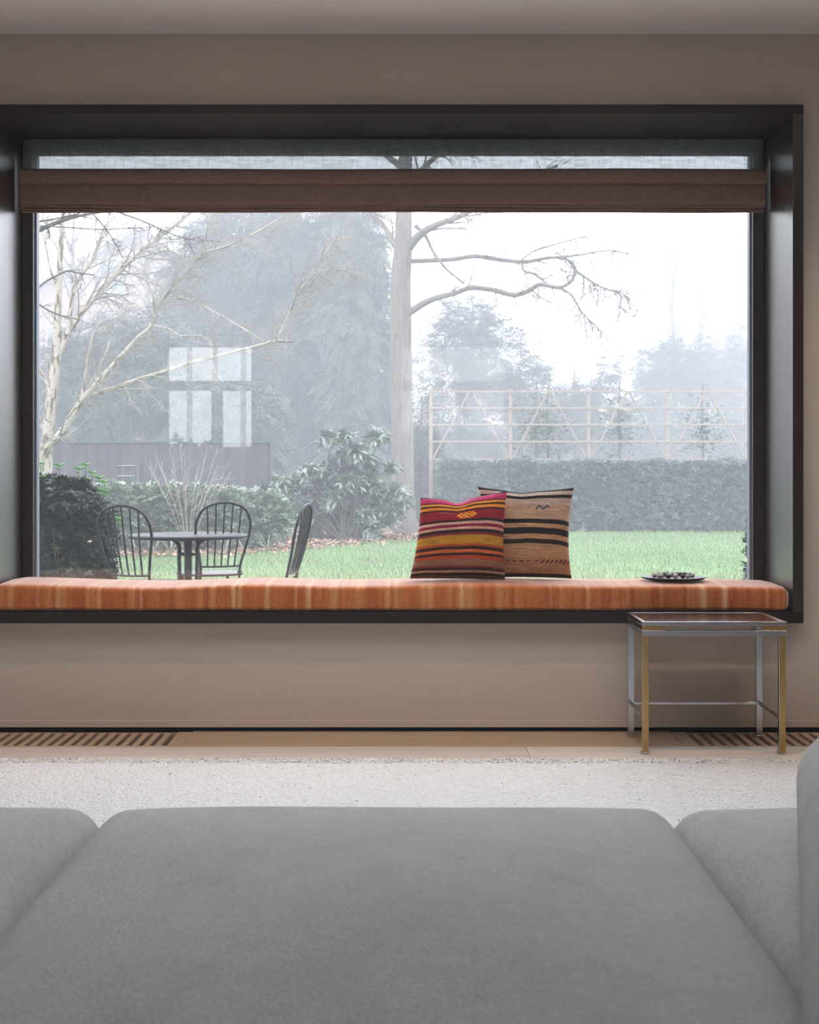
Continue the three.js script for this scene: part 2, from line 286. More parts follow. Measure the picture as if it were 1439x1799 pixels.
// orange bench pad
const PADTOP = (x) => 0.548 + 0.004 * Math.sin(x * 3.1 + 0.6) + 0.003 * Math.sin(x * 7.3) + 0.006 * Math.exp(-Math.pow((x + 0.56) / 0.24, 2)) - 0.003 * Math.exp(-Math.pow((x + 0.86) / 0.2, 2));
{
  const x0 = ix0 + 0.012, x1 = ix1 - 0.012, z0 = -BD + 0.02, z1 = -FD - 0.005, y0 = iy0 + 0.001, n = 220, P = 28, pos = [], uv = [], idx = [];
  for (let i = 0; i <= n; i++) {
    const t = i / n, e = Math.min(t, 1 - t) * (x1 - x0), sh = e < 0.02 ? Math.sqrt(Math.max(0, 1 - Math.pow(1 - e / 0.02, 2))) : 1, x = lerp(x0, x1, t);
    const h = (PADTOP(x) - y0), cy = y0 + h / 2, hh = h / 2 * (0.72 + 0.28 * sh), hz = (z1 - z0) / 2 - 0.012 * (1 - sh) + 0.0025 * Math.sin(x * 11), cz = (z0 + z1) / 2;
    for (let j = 0; j <= P; j++) { const a = j / P * Math.PI * 2, q = (v, p) => Math.sign(v) * Math.pow(Math.abs(v), p); let yy = cy + hh * q(Math.sin(a), 0.32), zz = cz + hz * q(Math.cos(a), 0.16);
      if (yy > cy) yy += 0.006 * sh * (1 - Math.pow((zz - cz) / hz, 2)); pos.push(x, Math.max(y0, yy), zz); uv.push((x - x0) / (x1 - x0), j / P); }
  }
  const s = P + 1; for (let i = 0; i < n; i++) for (let j = 0; j < P; j++) { const a = i * s + j; idx.push(a, a + s, a + 1, a + 1, a + s, a + s + 1); }
  for (const e of [0, n]) { const k = pos.length / 3; pos.push(e ? x1 : x0, 0.5, (z0 + z1) / 2); uv.push(e ? 1 : 0, 0); for (let j = 0; j < P; j++) { const a = e * s + j; e ? idx.push(a, k, a + 1) : idx.push(a, a + 1, k); } }
  const g = new THREE.BufferGeometry(); g.setAttribute('position', new THREE.Float32BufferAttribute(pos, 3)); g.setAttribute('uv', new THREE.Float32BufferAttribute(uv, 2)); g.setIndex(idx); g.computeVertexNormals();
  const r = rng(77), W = 2048, cols = [[0.73, 0.42, 0.20], [0.71, 0.375, 0.16], [0.76, 0.49, 0.27], [0.68, 0.33, 0.13], [0.80, 0.57, 0.37], [0.74, 0.43, 0.22], [0.88, 0.73, 0.58], [0.66, 0.34, 0.15]], line = [];
  let c = cols[0]; for (let i = 0, k = 0; i < W; i++) { if (--k < 0) { k = 2 + Math.floor(Math.pow(r(), 2.0) * 15); c = cols[Math.floor(Math.pow(r(), 1.25) * 8)]; } line.push(c.map((q, j) => lerp(q, [0.735, 0.435, 0.225][j], 0.2))); }
  const soft = line.map((_, i) => [0, 1, 2].map((q) => { let s = 0; for (let d = -4; d <= 4; d++) s += line[(i + d + W) % W][q]; return s / 9; }));
  const map = tex(W, 128, (u, v) => { const i = Math.floor(((u + 0.0012 * (N2(u * 40, v * 20, 40, 20) - 0.5)) % 1 + 1) % 1 * W), w = 0.10 * (N1(u * 1024, v * 64, 1024, 64) - 0.5) + 0.06 * (N2(u * 256, v * 8, 256, 8) - 0.5); return soft[i].map((q) => q + w); });
  const pad = obj('bench_cushion', g, phys({ map, roughness: 0.9, sheen: 2, sheenColor: lin(1, 0.94, 0.90), sheenRoughness: 0.6, bumpMap: tex(1024, 128, (u, v) => N1(u * 512, v * 64, 512, 64), [2, 1], false), bumpScale: 0.001 }));
  tag(pad, 'long orange striped seat cushion lying along the window ledge', 'cushion');
}

// kilim pillows
function pillowGeo(c, T, dip, edge) {              // c: four corners TL TR BR BL (x, y); thickness T; dip of the top edge
  const n = 44, pos = [], uv = [], idx = [], bil = (u, v) => [0, 1].map((k) => lerp(lerp(c[3][k], c[2][k], u), lerp(c[0][k], c[1][k], u), v));
  for (const side of [1, -1]) for (let j = 0; j <= n; j++) for (let i = 0; i <= n; i++) {
    const u = i / n, v = j / n, a = u * 2 - 1, b = v * 2 - 1; let [x, y] = bil(u, v);
    x -= a * edge * (1 - b * b) * Math.abs(a); y -= b * edge * 0.8 * (1 - a * a) * Math.abs(b) * (b > 0 ? 1 : 0.25);
    const dp = dip * (Math.exp(-Math.pow((u - 0.44) / 0.13, 2)) + 0.5 * Math.exp(-Math.pow((u - 0.46) / 0.4, 2))); y -= dp * Math.pow(v, 5);
    const k = Math.pow(Math.max(0, (1 - a * a) * (1 - b * b)), 0.42), crease = 1 - 0.35 * dip * 20 * Math.exp(-Math.pow((u - 0.46) / 0.10, 2)) * Math.pow(v, 3);
    const z = side * (0.003 + T / 2 * k * crease * (1 + 0.10 * (1 - v)) + 0.004 * k * Math.sin(u * 13 + v * 5) * Math.sin(v * 11));
    pos.push(x, y, z); uv.push(u, v);
  }
  const s = n + 1, o = s * s;
  for (let j = 0; j < n; j++) for (let i = 0; i < n; i++) { const q = j * s + i; idx.push(q, q + 1, q + s, q + 1, q + s + 1, q + s); const w = o + q; idx.push(w, w + s, w + 1, w + 1, w + s, w + s + 1); }
  const rim = []; for (let i = 0; i < n; i++) rim.push(i); for (let j = 0; j < n; j++) rim.push(j * s + n); for (let i = n; i > 0; i--) rim.push(n * s + i); for (let j = n; j > 0; j--) rim.push(j * s);
  rim.forEach((q, i) => { const w = rim[(i + 1) % rim.length]; idx.push(q, o + q, w, w, o + q, o + w); });
  const g = new THREE.BufferGeometry(); g.setAttribute('position', new THREE.Float32BufferAttribute(pos, 3)); g.setAttribute('uv', new THREE.Float32BufferAttribute(uv, 2)); g.setIndex(idx); g.computeVertexNormals(); return g;
}
const hex = (s) => [1, 3, 5].map((i) => parseInt(s.slice(i, i + 2), 16) / 255);
function bandTexture(bands, extra, seed) {
  const B = bands.map(([e, c]) => [e, hex(c)]);
  return tex(512, 512, (u, v) => {
    const t = 1 - v, tt = t + (0.034 * (1 - (2 * u - 1) * (2 * u - 1)) - 0.014) * Math.pow(Math.sin(Math.PI * clamp(t, 0, 1)), 0.8) + 0.008 * (N2(u * 6 + seed, t * 3, 512) - 0.5) + 0.003 * (N1(u * 60, t * 8, 60, 8) - 0.5); let i = 0; while (i < B.length - 1 && tt > B[i][0]) i++;
    let c = B[i][1]; const ex = extra(u, t); if (ex) c = ex;
    const w = 1 + 0.28 * (N1(u * 128, t * 200, 128, 200) - 0.5) + 0.22 * (N2(u * 10, t * 90, 10, 90) - 0.5); return c.map((q) => q * w);
  });
}
const kilimBump = tex(512, 512, (u, v) => 0.5 + 0.5 * Math.sin(v * 512 * 0.7) * 0.5 + 0.5 * (N1(u * 128, v * 170, 128, 170) - 0.5), [1, 1], false);
{
  const D = 5.24, k = D / F, cx = 808, base = 1026;
  const c = [[739, 880], [892, 868], [887, 1026], [720, 1024]].map(([x, y]) => [(x - cx) * k, (base - y) * k]);
  const gold = hex('#ee9a35');
  const map = bandTexture([[0.018, '#3a1a35'], [0.085, '#c23b6d'], [0.098, '#2c1512'], [0.126, '#ec9f3c'], [0.15, '#40200f'], [0.186, '#e8922e'], [0.21, '#3a1720'], [0.325, '#8f1b2c'], [0.355, '#2c1614'], [0.388, '#d0a598'], [0.425, '#8d1d3c'], [0.455, '#cfa08f'], [0.495, '#321a17'], [0.522, '#7c2136'], [0.625, '#b8841f'], [0.655, '#b04a1e'], [0.692, '#2d130c'], [0.728, '#c9652c'], [0.758, '#32140d'], [0.80, '#b04420'], [0.868, '#8a6650'], [0.89, '#83341d'], [0.918, '#26120d'], [0.945, '#b08f76'], [0.973, '#241410'], [1, '#6e5546']],
    (u, t) => { const a = (u - 0.545) / 0.125, b = (t - 0.250) / 0.044; if (Math.abs(a) > 1 || Math.abs(b) > 1) { if (Math.abs(t - 0.222) < 0.004 && u > 0.22 && u < 0.42 && Math.sin(u * 160) > 0) return hex('#d9b49a'); return null; }
      for (const o of [-0.72, -0.24, 0.24, 0.72]) for (const s of [-1, 1]) if (Math.abs(b - s * (a - o) * 2.0) < 0.26 && Math.abs(a) + 0.45 * Math.abs(b) < 0.98 && !(Math.abs(o) > 0.5 && Math.abs(a - o) > 0.36)) return gold; return null; }, 1);
  const p = obj('pillow', pillowGeo(c, 0.115, 0.019, 0.010), std({ map, roughness: 0.95, bumpMap: kilimBump, bumpScale: 0.0012 }));
  p.position.set(X(cx, D), PADTOP(X(cx, D)) + 0.005, -5.225); p.rotation.x = -0.17;
  tag(p, 'red and orange striped kilim pillow with a dented top, in front of the tan one', 'pillow');
  const D2 = 5.36, k2 = D2 / F, cx2 = 928, base2 = 1022;
  const d = [[840, 860], [1009, 862], [1003, 1022], [862, 1020]].map(([x, y]) => [(x - cx2) * k2, (base2 - y) * k2]);
  const ink = hex('#54545e'), red = hex('#4f2622');
  const map2 = bandTexture([[0.03, '#1d1413'], [0.075, '#cdbcb0'], [0.115, '#191111'], [0.20, '#c3ab9d'], [0.375, '#c0a085'], [0.425, '#1f1310'], [0.475, '#bb9570'], [0.545, '#1c110e'], [0.60, '#b99270'], [0.65, '#1f1310'], [0.80, '#b6906e'], [0.965, '#a98061'], [1, '#1f120f']],
    (u, t) => { if (t > 0.805 && t < 0.85 && u > 0.60 && Math.sin((u * 1.0 + t * 0.9) * 110) > 0.1) return red; if (t > 0.822 && t < 0.834 && u > 0.2 && u <= 0.60 && Math.sin(u * 70) > -0.2) return red;
      const m = (u - 0.66) / 0.075; if (Math.abs(m) < 1 && Math.abs((t - 0.225) / 0.02 - 0.8 * Math.sin(m * 5.5 + 1)) < 0.75) return ink; return null; }, 7);
  const q = obj('pillow', pillowGeo(d, 0.10, 0.007, 0.016), std({ map: map2, roughness: 0.95, bumpMap: kilimBump, bumpScale: 0.0012 }));
  q.position.set(X(cx2, D2), PADTOP(X(cx2, D2)) + 0.005, -5.335); q.rotation.x = -0.13;
  tag(q, 'tan kilim pillow with black bands, behind the red and orange one', 'pillow');
}

// slate plate with little balls
{
  const D = 5.26, px = X(1183, D), y = PADTOP(px) + 0.0065, r = 0.123;
  const pl = obj('plate', new THREE.LatheGeometry([[0, 0.0], [0.085, 0.0], [0.115, 0.006], [r, 0.012], [r, 0.0145], [0.117, 0.0148], [0.09, 0.0125], [0, 0.012]].map(([a, b]) => new THREE.Vector2(a, b)), 64), std({ color: lin(0.03, 0.029, 0.036), roughness: 0.55 }));
  pl.position.set(px, y, -D); tag(pl, 'round dark plate of little balls on the right end of the orange cushion', 'plate');
  const ball = (s) => { const g = mergeVertices(new THREE.IcosahedronGeometry(0.0088, 3).deleteAttribute('uv').deleteAttribute('normal'), 1e-6), p = g.attributes.position; for (let i = 0; i < p.count; i++) { const q = V().fromBufferAttribute(p, i), f = 1 + 0.10 * Math.sin(q.x * 420 + s) * Math.sin(q.y * 380 + s * 2) * Math.cos(q.z * 400); p.setXYZ(i, q.x * f, q.y * f * 0.93, q.z * f); } g.computeVertexNormals(); return g; };
  const geos = [ball(1), ball(2.4), ball(4.1)], r2 = rng(9), dk = std({ color: lin(0.022, 0.018, 0.018), roughness: 0.45 }), pale = std({ color: lin(0.42, 0.38, 0.36), roughness: 0.7 });
  const spots = []; for (let tries = 0; tries < 4000 && spots.length < 26; tries++) { const a = r2() * 6.283, q = Math.sqrt(r2()) * 0.078, s = [Math.cos(a) * q, Math.sin(a) * q]; if (spots.every((o) => Math.hypot(o[0] - s[0], o[1] - s[1]) > 0.0188)) spots.push(s); }
  spots.forEach(([a, b], i) => { const dark = i % 2 === 0, m = obj('ball', geos[i % 3], dark ? dk : pale); m.position.set(px + a, y + 0.012 + 0.0088, -D + b); m.rotation.y = i;
    tag(m, dark ? 'little dark ball among pale ones on the dark plate' : 'little pale ball among dark ones on the dark plate', 'ball', dark ? 'dark balls on the plate' : 'pale balls on the plate'); });
}

// side table
{
  const t = thing('side_table', 'small chrome and brass side table with a smoked glass top below the window', 'table', [1.047, 0, -4.86]);
  const hx = 0.2485, z1 = 0.165, z0 = -0.165, lw = 0.0225, h = 0.457;   // front at +z
  const bar = (x0, x1, y0, y1, a, b) => box(x0, x1, y0, y1, a, b, 0.0015);
  for (const sx of [-1, 1]) for (const z of [z1, z0]) {
    const x = sx > 0 ? hx - lw - 0.003 : -hx + 0.001, a = z > 0 ? z1 - lw : z0;
    const leg = part('leg', bar(x, x + lw, 0.006, 0.409, a, a + lw), M.chrome, t, 'chrome leg');
    part('foot', bar(x - 0.003, x + lw + 0.003, 0, 0.007, a - 0.003, a + lw + 0.003), M.chrome, leg);
    if (z > 0) part('facing_strip', bar(x + 0.0012, x + lw - 0.0012, 0.008, 0.408, a + lw - 0.001, a + lw + 0.0012), M.brass, leg, 'brass facing strip');
  }
  const ring = (y0, y1, w) => [bar(-hx, hx, y0, y1, z1 - w, z1 + 0.002), bar(-hx, hx, y0, y1, z0, z0 + w), bar(-hx, -hx + w, y0, y1, z0 + w, z1 - w), bar(hx - w, hx, y0, y1, z0 + w, z1 - w)];
  part('lower_frame', ring(0.408, 0.427, 0.024), M.chrome, t); part('top_frame', ring(0.443, 0.457, 0.014), M.chrome, t);
  for (const sx of [-1, 1]) for (const z of [z1, z0]) part('corner_block', bar(sx > 0 ? hx - 0.08 : -hx + 0.001, sx > 0 ? hx - 0.001 : -hx + 0.08, 0.427, 0.443, z > 0 ? z1 - 0.012 : z0 + 0.003, z > 0 ? z1 + 0.001 : z0 + 0.015), M.brass, t, 'brass corner block');
  part('table_top', box(-hx + 0.0145, hx - 0.0145, 0.447, 0.455, z0 + 0.0145, z1 - 0.0145, 0.001), phys({ color: lin(0.055, 0.032, 0.028), roughness: 0.16, transmission: 0.3, thickness: 0, ior: 1.45, specularIntensity: 0.45 }), t, 'smoked brown glass top');
  const s = 0.011; part('stretcher', bar(-hx + lw, hx - lw, 0.118, 0.118 + s, z0 + 0.006, z0 + 0.006 + s), M.chrome, t);
  for (const sx of [-1, 1]) part('stretcher', bar(sx > 0 ? hx - 0.019 : -hx + 0.006, sx > 0 ? hx - 0.008 : -hx + 0.017, 0.118, 0.118 + s, z0 + lw, z1 - lw), M.chrome, t);
}

// rug
{
  const x0 = -3.1, x1 = 3.0, z0 = -4.565, z1 = -1.5, top = 0.012;
  const g = boxUV(box(x0, x1, 0.0005, top, z0, z1, 0.005));
  const rug = obj('rug', g, M.rug); tag(rug, 'large cream wool rug on the pale floor between sofa and window', 'rug');
  const r = rng(31), n = 11000, lump = new THREE.IcosahedronGeometry(0.0030, 1).scale(1.8, 0.55, 0.9), pile = new THREE.InstancedMesh(lump, std({ color: lin(0.83, 0.81, 0.785), roughness: 1 }), n), m4 = new THREE.Matrix4(), e = new THREE.Euler(), q = new THREE.Quaternion(), col = new THREE.Color();
  for (let i = 0; i < n; i++) { const edge = i < 5000, z = edge ? z0 + 0.002 + 0.06 * Math.pow(r(), 1.6) : z0 + 0.05 + Math.pow(r(), 1.15) * 1.75, x = lerp(-1.75, 1.75, r()), s = 0.6 + r() * 0.8; e.set(r() - 0.5, r() * 3, r() - 0.5); m4.compose(V(x, top - (edge ? 0.0004 - r() * 0.003 : 0.0009), z), q.setFromEuler(e), V(s, s, s)); pile.setMatrixAt(i, m4); const k = (edge && r() < 0.12 ? 0.55 : 1.0) + 0.1 * (r() - 0.5); pile.setColorAt(i, col.setRGB(k, k * 0.99, k * 0.97)); }
  pile.name = 'pile'; pile.userData.kind = 'stuff'; rug.add(pile);
}

// sofa in the foreground
{
  const s = thing('sofa', 'wide grey upholstered sofa seat of three cushions in the foreground', 'sofa', [0, 0, -1.5]);
  const y = 0.404, d = 1.34, zc = -0.10;             // cushions from 0.92 to 2.22 m away
  const cu = (xa, xb, seed, cr) => { const m = part('seat_cushion', softBox(xb - xa, 0.19, d, 0.045, cr, [44, 12, 44], 0.0025, seed), M.sofa, s); m.position.set((xa + xb) / 2, y - 0.082, zc); return m; };
  cu(-1.52, -0.513, 3, 0.062); cu(-0.503, 0.427, 1, 0.047); cu(0.437, 1.45, 5, 0.06);
  part('base', softBox(3.0, 0.16, d - 0.06, 0.03, 0, [30, 6, 20]), M.sofa, s).position.set(-0.035, 0.145, zc);
  for (const sx of [-1.4, 1.33]) for (const z of [-0.55, 0.45]) part('foot', new THREE.CylinderGeometry(0.022, 0.016, 0.055, 16).translate(sx, 0.0395, z), M.walnut, s);
  const bo = obj('bolster', softBox(0.34, 0.18, 1.15, 0.075, 0.018, [24, 16, 36], 0.003, 2), M.sofa); bo.position.set(0.603, 0.517, -1.452); bo.rotation.y = -0.27;
  tag(bo, 'grey bolster cushion standing on the right end of the sofa', 'cushion');
}

// ---------------------------------------------------------------- the garden
const GY = -0.13;
const leafGeo = (L, W, fold = 0.25, segs = 2) => {   // a folded, pointed leaf from the origin along +z
  const p = [], idx = []; const prof = segs === 2 ? [[0, 0.05], [0.45, 1], [1, 0]] : [[0, 0.05], [0.3, 0.85], [0.6, 1], [1, 0]];
  prof.forEach(([t, w]) => { const y = -0.25 * t * t * L; p.push(-W / 2 * w, y + fold * W * w * 0.5, t * L, 0, y, t * L, W / 2 * w, y + fold * W * w * 0.5, t * L); });
  for (let i = 0; i < prof.length - 1; i++) { const a = i * 3; idx.push(a, a + 3, a + 1, a + 1, a + 3, a + 4, a + 1, a + 4, a + 2, a + 2, a + 4, a + 5); }
  const g = new THREE.BufferGeometry(); g.setAttribute('position', new THREE.Float32BufferAttribute(p, 3)); g.setAttribute('uv', new THREE.Float32BufferAttribute(new Float32Array(p.length / 3 * 2), 2)); g.setIndex(idx); g.computeVertexNormals(); return g;
};
const turned = (g, rx, ry, rz, p) => g.clone().applyMatrix4(new THREE.Matrix4().compose(p ?? V(0, 0, 0), new THREE.Quaternion().setFromEuler(new THREE.Euler(rx, ry, rz, 'YXZ')), V(1, 1, 1)));
function whorl(n, L, W, tilt, seed) { const r = rng(seed), l = []; for (let i = 0; i < n; i++) l.push(turned(leafGeo(L * (0.75 + 0.4 * r()), W, 0.25), -tilt * (0.4 + 0.9 * r()), i / n * 6.283 + r(), 0)); return merge(l); }
function feather(L, n, bl, bw, seed) { const r = rng(seed), l = []; for (let i = 0; i < n; i++) { const t = (i + 1) / n, s = i % 2 ? 1 : -1; l.push(turned(leafGeo(bl * (1.1 - 0.6 * t) * (0.8 + 0.4 * r()), bw, 0.1), 0.2 * (r() - 0.3), s * (0.6 + 0.3 * r()), 0, V(0, -0.22 * L * t * t, L * t * 0.9))); } return merge(l); }
const GEO = { whorl: [whorl(8, 0.11, 0.036, 0.5, 1), whorl(9, 0.10, 0.034, 0.9, 2)], small: whorl(8, 0.052, 0.024, 0.7, 3), tiny: whorl(7, 0.07, 0.022, 0.8, 4), feather: feather(0.42, 14, 0.16, 0.03, 5), bamboo: feather(0.30, 9, 0.17, 0.022, 6), broad: whorl(7, 0.16, 0.07, 0.7, 8) };
const leafMat = (c, rough = 0.5) => std({ color: c, roughness: rough, side: THREE.DoubleSide });
// instanced foliage: blobs are ellipsoids [x, y, z, rx, ry, rz] in the parent's space
function foliage(parent, geo, mat, n, blobs, seed, o = {}) {
  const r = rng(seed), im = new THREE.InstancedMesh(geo, mat, n), m4 = new THREE.Matrix4(), q = new THREE.Quaternion(), e = new THREE.Euler(), c = new THREE.Color();
  const vol = blobs.map((b) => b[3] * b[4] + b[4] * b[5] + b[3] * b[5]), tot = vol.reduce((a, b) => a + b, 0), { shell = 0.55, smin = 0.7, smax = 1.3, droop = 0, vary = 0.9, minY = -1e9, warm = 0.1 } = o;
  for (let i = 0; i < n; i++) {
    let k = r() * tot, b = 0; while (b < blobs.length - 1 && (k -= vol[b]) > 0) b++;
    const B = blobs[b], th = r() * 6.283, cz = r() * 2 - 1, s = Math.sqrt(1 - cz * cz), d = V(s * Math.cos(th), cz, s * Math.sin(th)), rr = Math.pow(lerp(shell, 1, r()), 0.7) * (0.93 + 0.14 * r());
    const p = V(B[0] + d.x * B[3] * rr, B[1] + d.y * B[4] * rr, B[2] + d.z * B[5] * rr); if (p.y < minY) p.y = minY + r() * 0.1;
    e.set(-d.y * 0.6 + droop + (r() - 0.5) * 0.9, Math.atan2(d.x, d.z) + (r() - 0.5) * 1.6, (r() - 0.5) * 1.2, 'YXZ'); const sc = lerp(smin, smax, r());
    im.setMatrixAt(i, m4.compose(p, q.setFromEuler(e), V(sc, sc, sc))); const t = 1 + vary * (r() - 0.5); im.setColorAt(i, c.setRGB(t * (1 + warm * (r() - 0.5)), t, t * (1 - warm * (r() - 0.5))));
  }
  im.name = 'foliage'; im.userData.kind = 'stuff'; im.castShadow = im.receiveShadow = true; parent.add(im); return im;
}
// limbs drawn as [px, py, width px] at distance D, pushed forward or back by dz
const limbPath = (L, D, dz = 0) => ({ pts: L.map(([x, y], i) => at(x, y, D + dz * i / (L.length - 1))), rad: L.map(([, , w]) => w / 2 / F * D) });
function twigs(out, path, rad, r, o) {               // side shoots along a limb
  const { n, len, up = 0.3, side = 1, r0 = 0.35, depth = 1, from = 0.25, least = 0.0035 } = o, curve = path.length > 2 ? new THREE.CatmullRomCurve3(path, false, 'centripetal') : new THREE.LineCurve3(path[0], path[1]);
  for (let i = 0; i < n; i++) {
    const t = lerp(from, 1, Math.pow((i + r()) / n, 0.8)), p = curve.getPoint(Math.min(1, t)), T = curve.getTangent(Math.min(1, t)), a = r() * 6.283, perp = T.clone().cross(V(Math.cos(a), Math.sin(a), 0.3)).normalize();
    const d = T.clone().multiplyScalar(0.55).addScaledVector(perp, side * (0.5 + 0.8 * r())).add(V(0, up * (r() - 0.2), 0)).normalize(), L = len * (0.4 + 0.9 * r()) * (1.1 - 0.5 * t), pts = [p];
    let q = p.clone(), dir = d.clone(); for (let k = 0; k < 3; k++) { dir.add(V((r() - 0.5) * 0.6, (r() - 0.5) * 0.6 + up * 0.15, (r() - 0.5) * 0.6)).normalize(); q = q.clone().addScaledVector(dir, L / 3); pts.push(q); }
    const f = t * (rad.length - 1), j = Math.min(rad.length - 2, Math.floor(f)), rr = Math.max(least, lerp(rad[j], rad[j + 1], f - j) * r0);
    out.push(tube(pts, [rr, rr * 0.7, rr * 0.5, rr * 0.3], 4, 5));
    if (depth > 1) twigs(out, pts, [rr, rr * 0.4], r, { ...o, n: Math.max(2, Math.round(n * 0.4)), len: len * 0.5, depth: depth - 1, r0: 0.6, from: 0.2 });
  }
}
// ground
{
  const grassTex = tex(512, 512, (u, v) => { const a = fbm(u, v, 8, 4), b = N1(u * 200, v * 200, 200), c = fbm(u, v, 3, 3, N2); const k = 0.85 + 0.35 * (b - 0.5) + 0.35 * (a - 0.5); return [0.45 * k + 0.10 * (c - 0.5), 0.585 * k, 0.42 * k]; }, [0.25, 0.25]);
  struct('lawn', boxUV(box(-45, 45, GY - 0.4, GY, -95, -11)), std({ map: grassTex, roughness: 0.95 }));
  struct('terrace', boxUV(box(-8, 8, GY - 0.4, GY, -11, -WD - 0.42)), M.concrete);
  struct('back_path', boxUV(box(-9, 9, GY - 0.4, GY, RB + 0.25, RB + 9)), M.concrete);
  const r = rng(41), n = 42000, blade = merge([0, 1, 2].map((k) => turned(leafGeo(0.055, 0.006, 0.1), -1.1 - 0.15 * k, k * 2.1, 0, V(0.008 * k, 0, 0)))), gr = new THREE.InstancedMesh(blade, leafMat(lin(0.16, 0.25, 0.13), 0.6), n), m4 = new THREE.Matrix4(), q = new THREE.Quaternion(), c = new THREE.Color();
  for (let i = 0; i < n; i++) { const D = 13.5 + 11.4 * Math.pow(r(), 0.9), x = lerp(X(60, D), X(1330, D), r()), s = 0.6 + 0.8 * r(), k = 0.7 + 0.7 * r() + 0.5 * fbm(((x / 9) % 1 + 1) % 1, (D / 9) % 1, 6, 3) ; m4.compose(V(x, GY - 0.004, -D), q.setFromEuler(new THREE.Euler(0, r() * 6.28, 0)), V(s, s, s)); gr.setMatrixAt(i, m4); gr.setColorAt(i, c.setRGB(k * (0.9 + 0.5 * r()), k, k * 0.9)); }
  gr.name = 'grass'; gr.userData.kind = 'stuff'; gr.userData.label = 'short green grass blades of the lawn'; gr.userData.category = 'grass'; scene.add(gr);
  // planting bed with fallen leaves
  const sh = new THREE.Shape(), rim = [[-9.5, -16.6], [-3.3, -17.7], [-2.6, -18.1], [-1.9, -18.9], [-1.2, -20.3], [-0.55, -21.6], [0.15, -22.6], [0.4, -24], [0.2, -29.5], [-9.5, -29.5]]; rim.forEach(([x, z], i) => i ? sh.lineTo(x, -z) : sh.moveTo(x, -z));
  const soil = std({ map: tex(256, 256, (u, v) => { const k = 0.30 + 0.22 * (fbm(u, v, 16, 4) - 0.5); return [k * 1.12, k, k * 0.9]; }, [0.7, 0.7]), roughness: 1 });
  struct('planting_bed', boxUV(new THREE.ExtrudeGeometry(sh, { depth: 0.05, bevelEnabled: false }).rotateX(-Math.PI / 2).translate(0, GY - 0.02, 0)), soil);
  const ln = 3800, lm = new THREE.InstancedMesh(leafGeo(0.085, 0.05, 0.5), leafMat(lin(0.42, 0.27, 0.19), 0.8), ln);
  for (let i = 0; i < ln; i++) { const t = r(), D = 17.6 + 5.6 * t + (r() - 0.35) * 1.6, x = lerp(-3.6, 0.2, t) + (r() - 0.5) * 2.4 - (D > 19 ? 0.6 * r() : 0); m4.compose(V(x, GY + 0.035 + 0.02 * r(), -D), q.setFromEuler(new THREE.Euler((r() - 0.5) * 1.2, r() * 6.28, (r() - 0.5) * 1.2)), V(1, 1, 1).multiplyScalar(0.6 + 0.7 * r())); lm.setMatrixAt(i, m4); const k = 0.4 + 1.0 * r(); lm.setColorAt(i, c.setRGB(k, k * (0.85 + 0.3 * r()), k)); }
  lm.name = 'fallen_leaves'; lm.userData.kind = 'stuff'; lm.userData.label = 'brown fallen leaves scattered between lawn and planting bed'; lm.userData.category = 'leaves'; scene.add(lm);
}

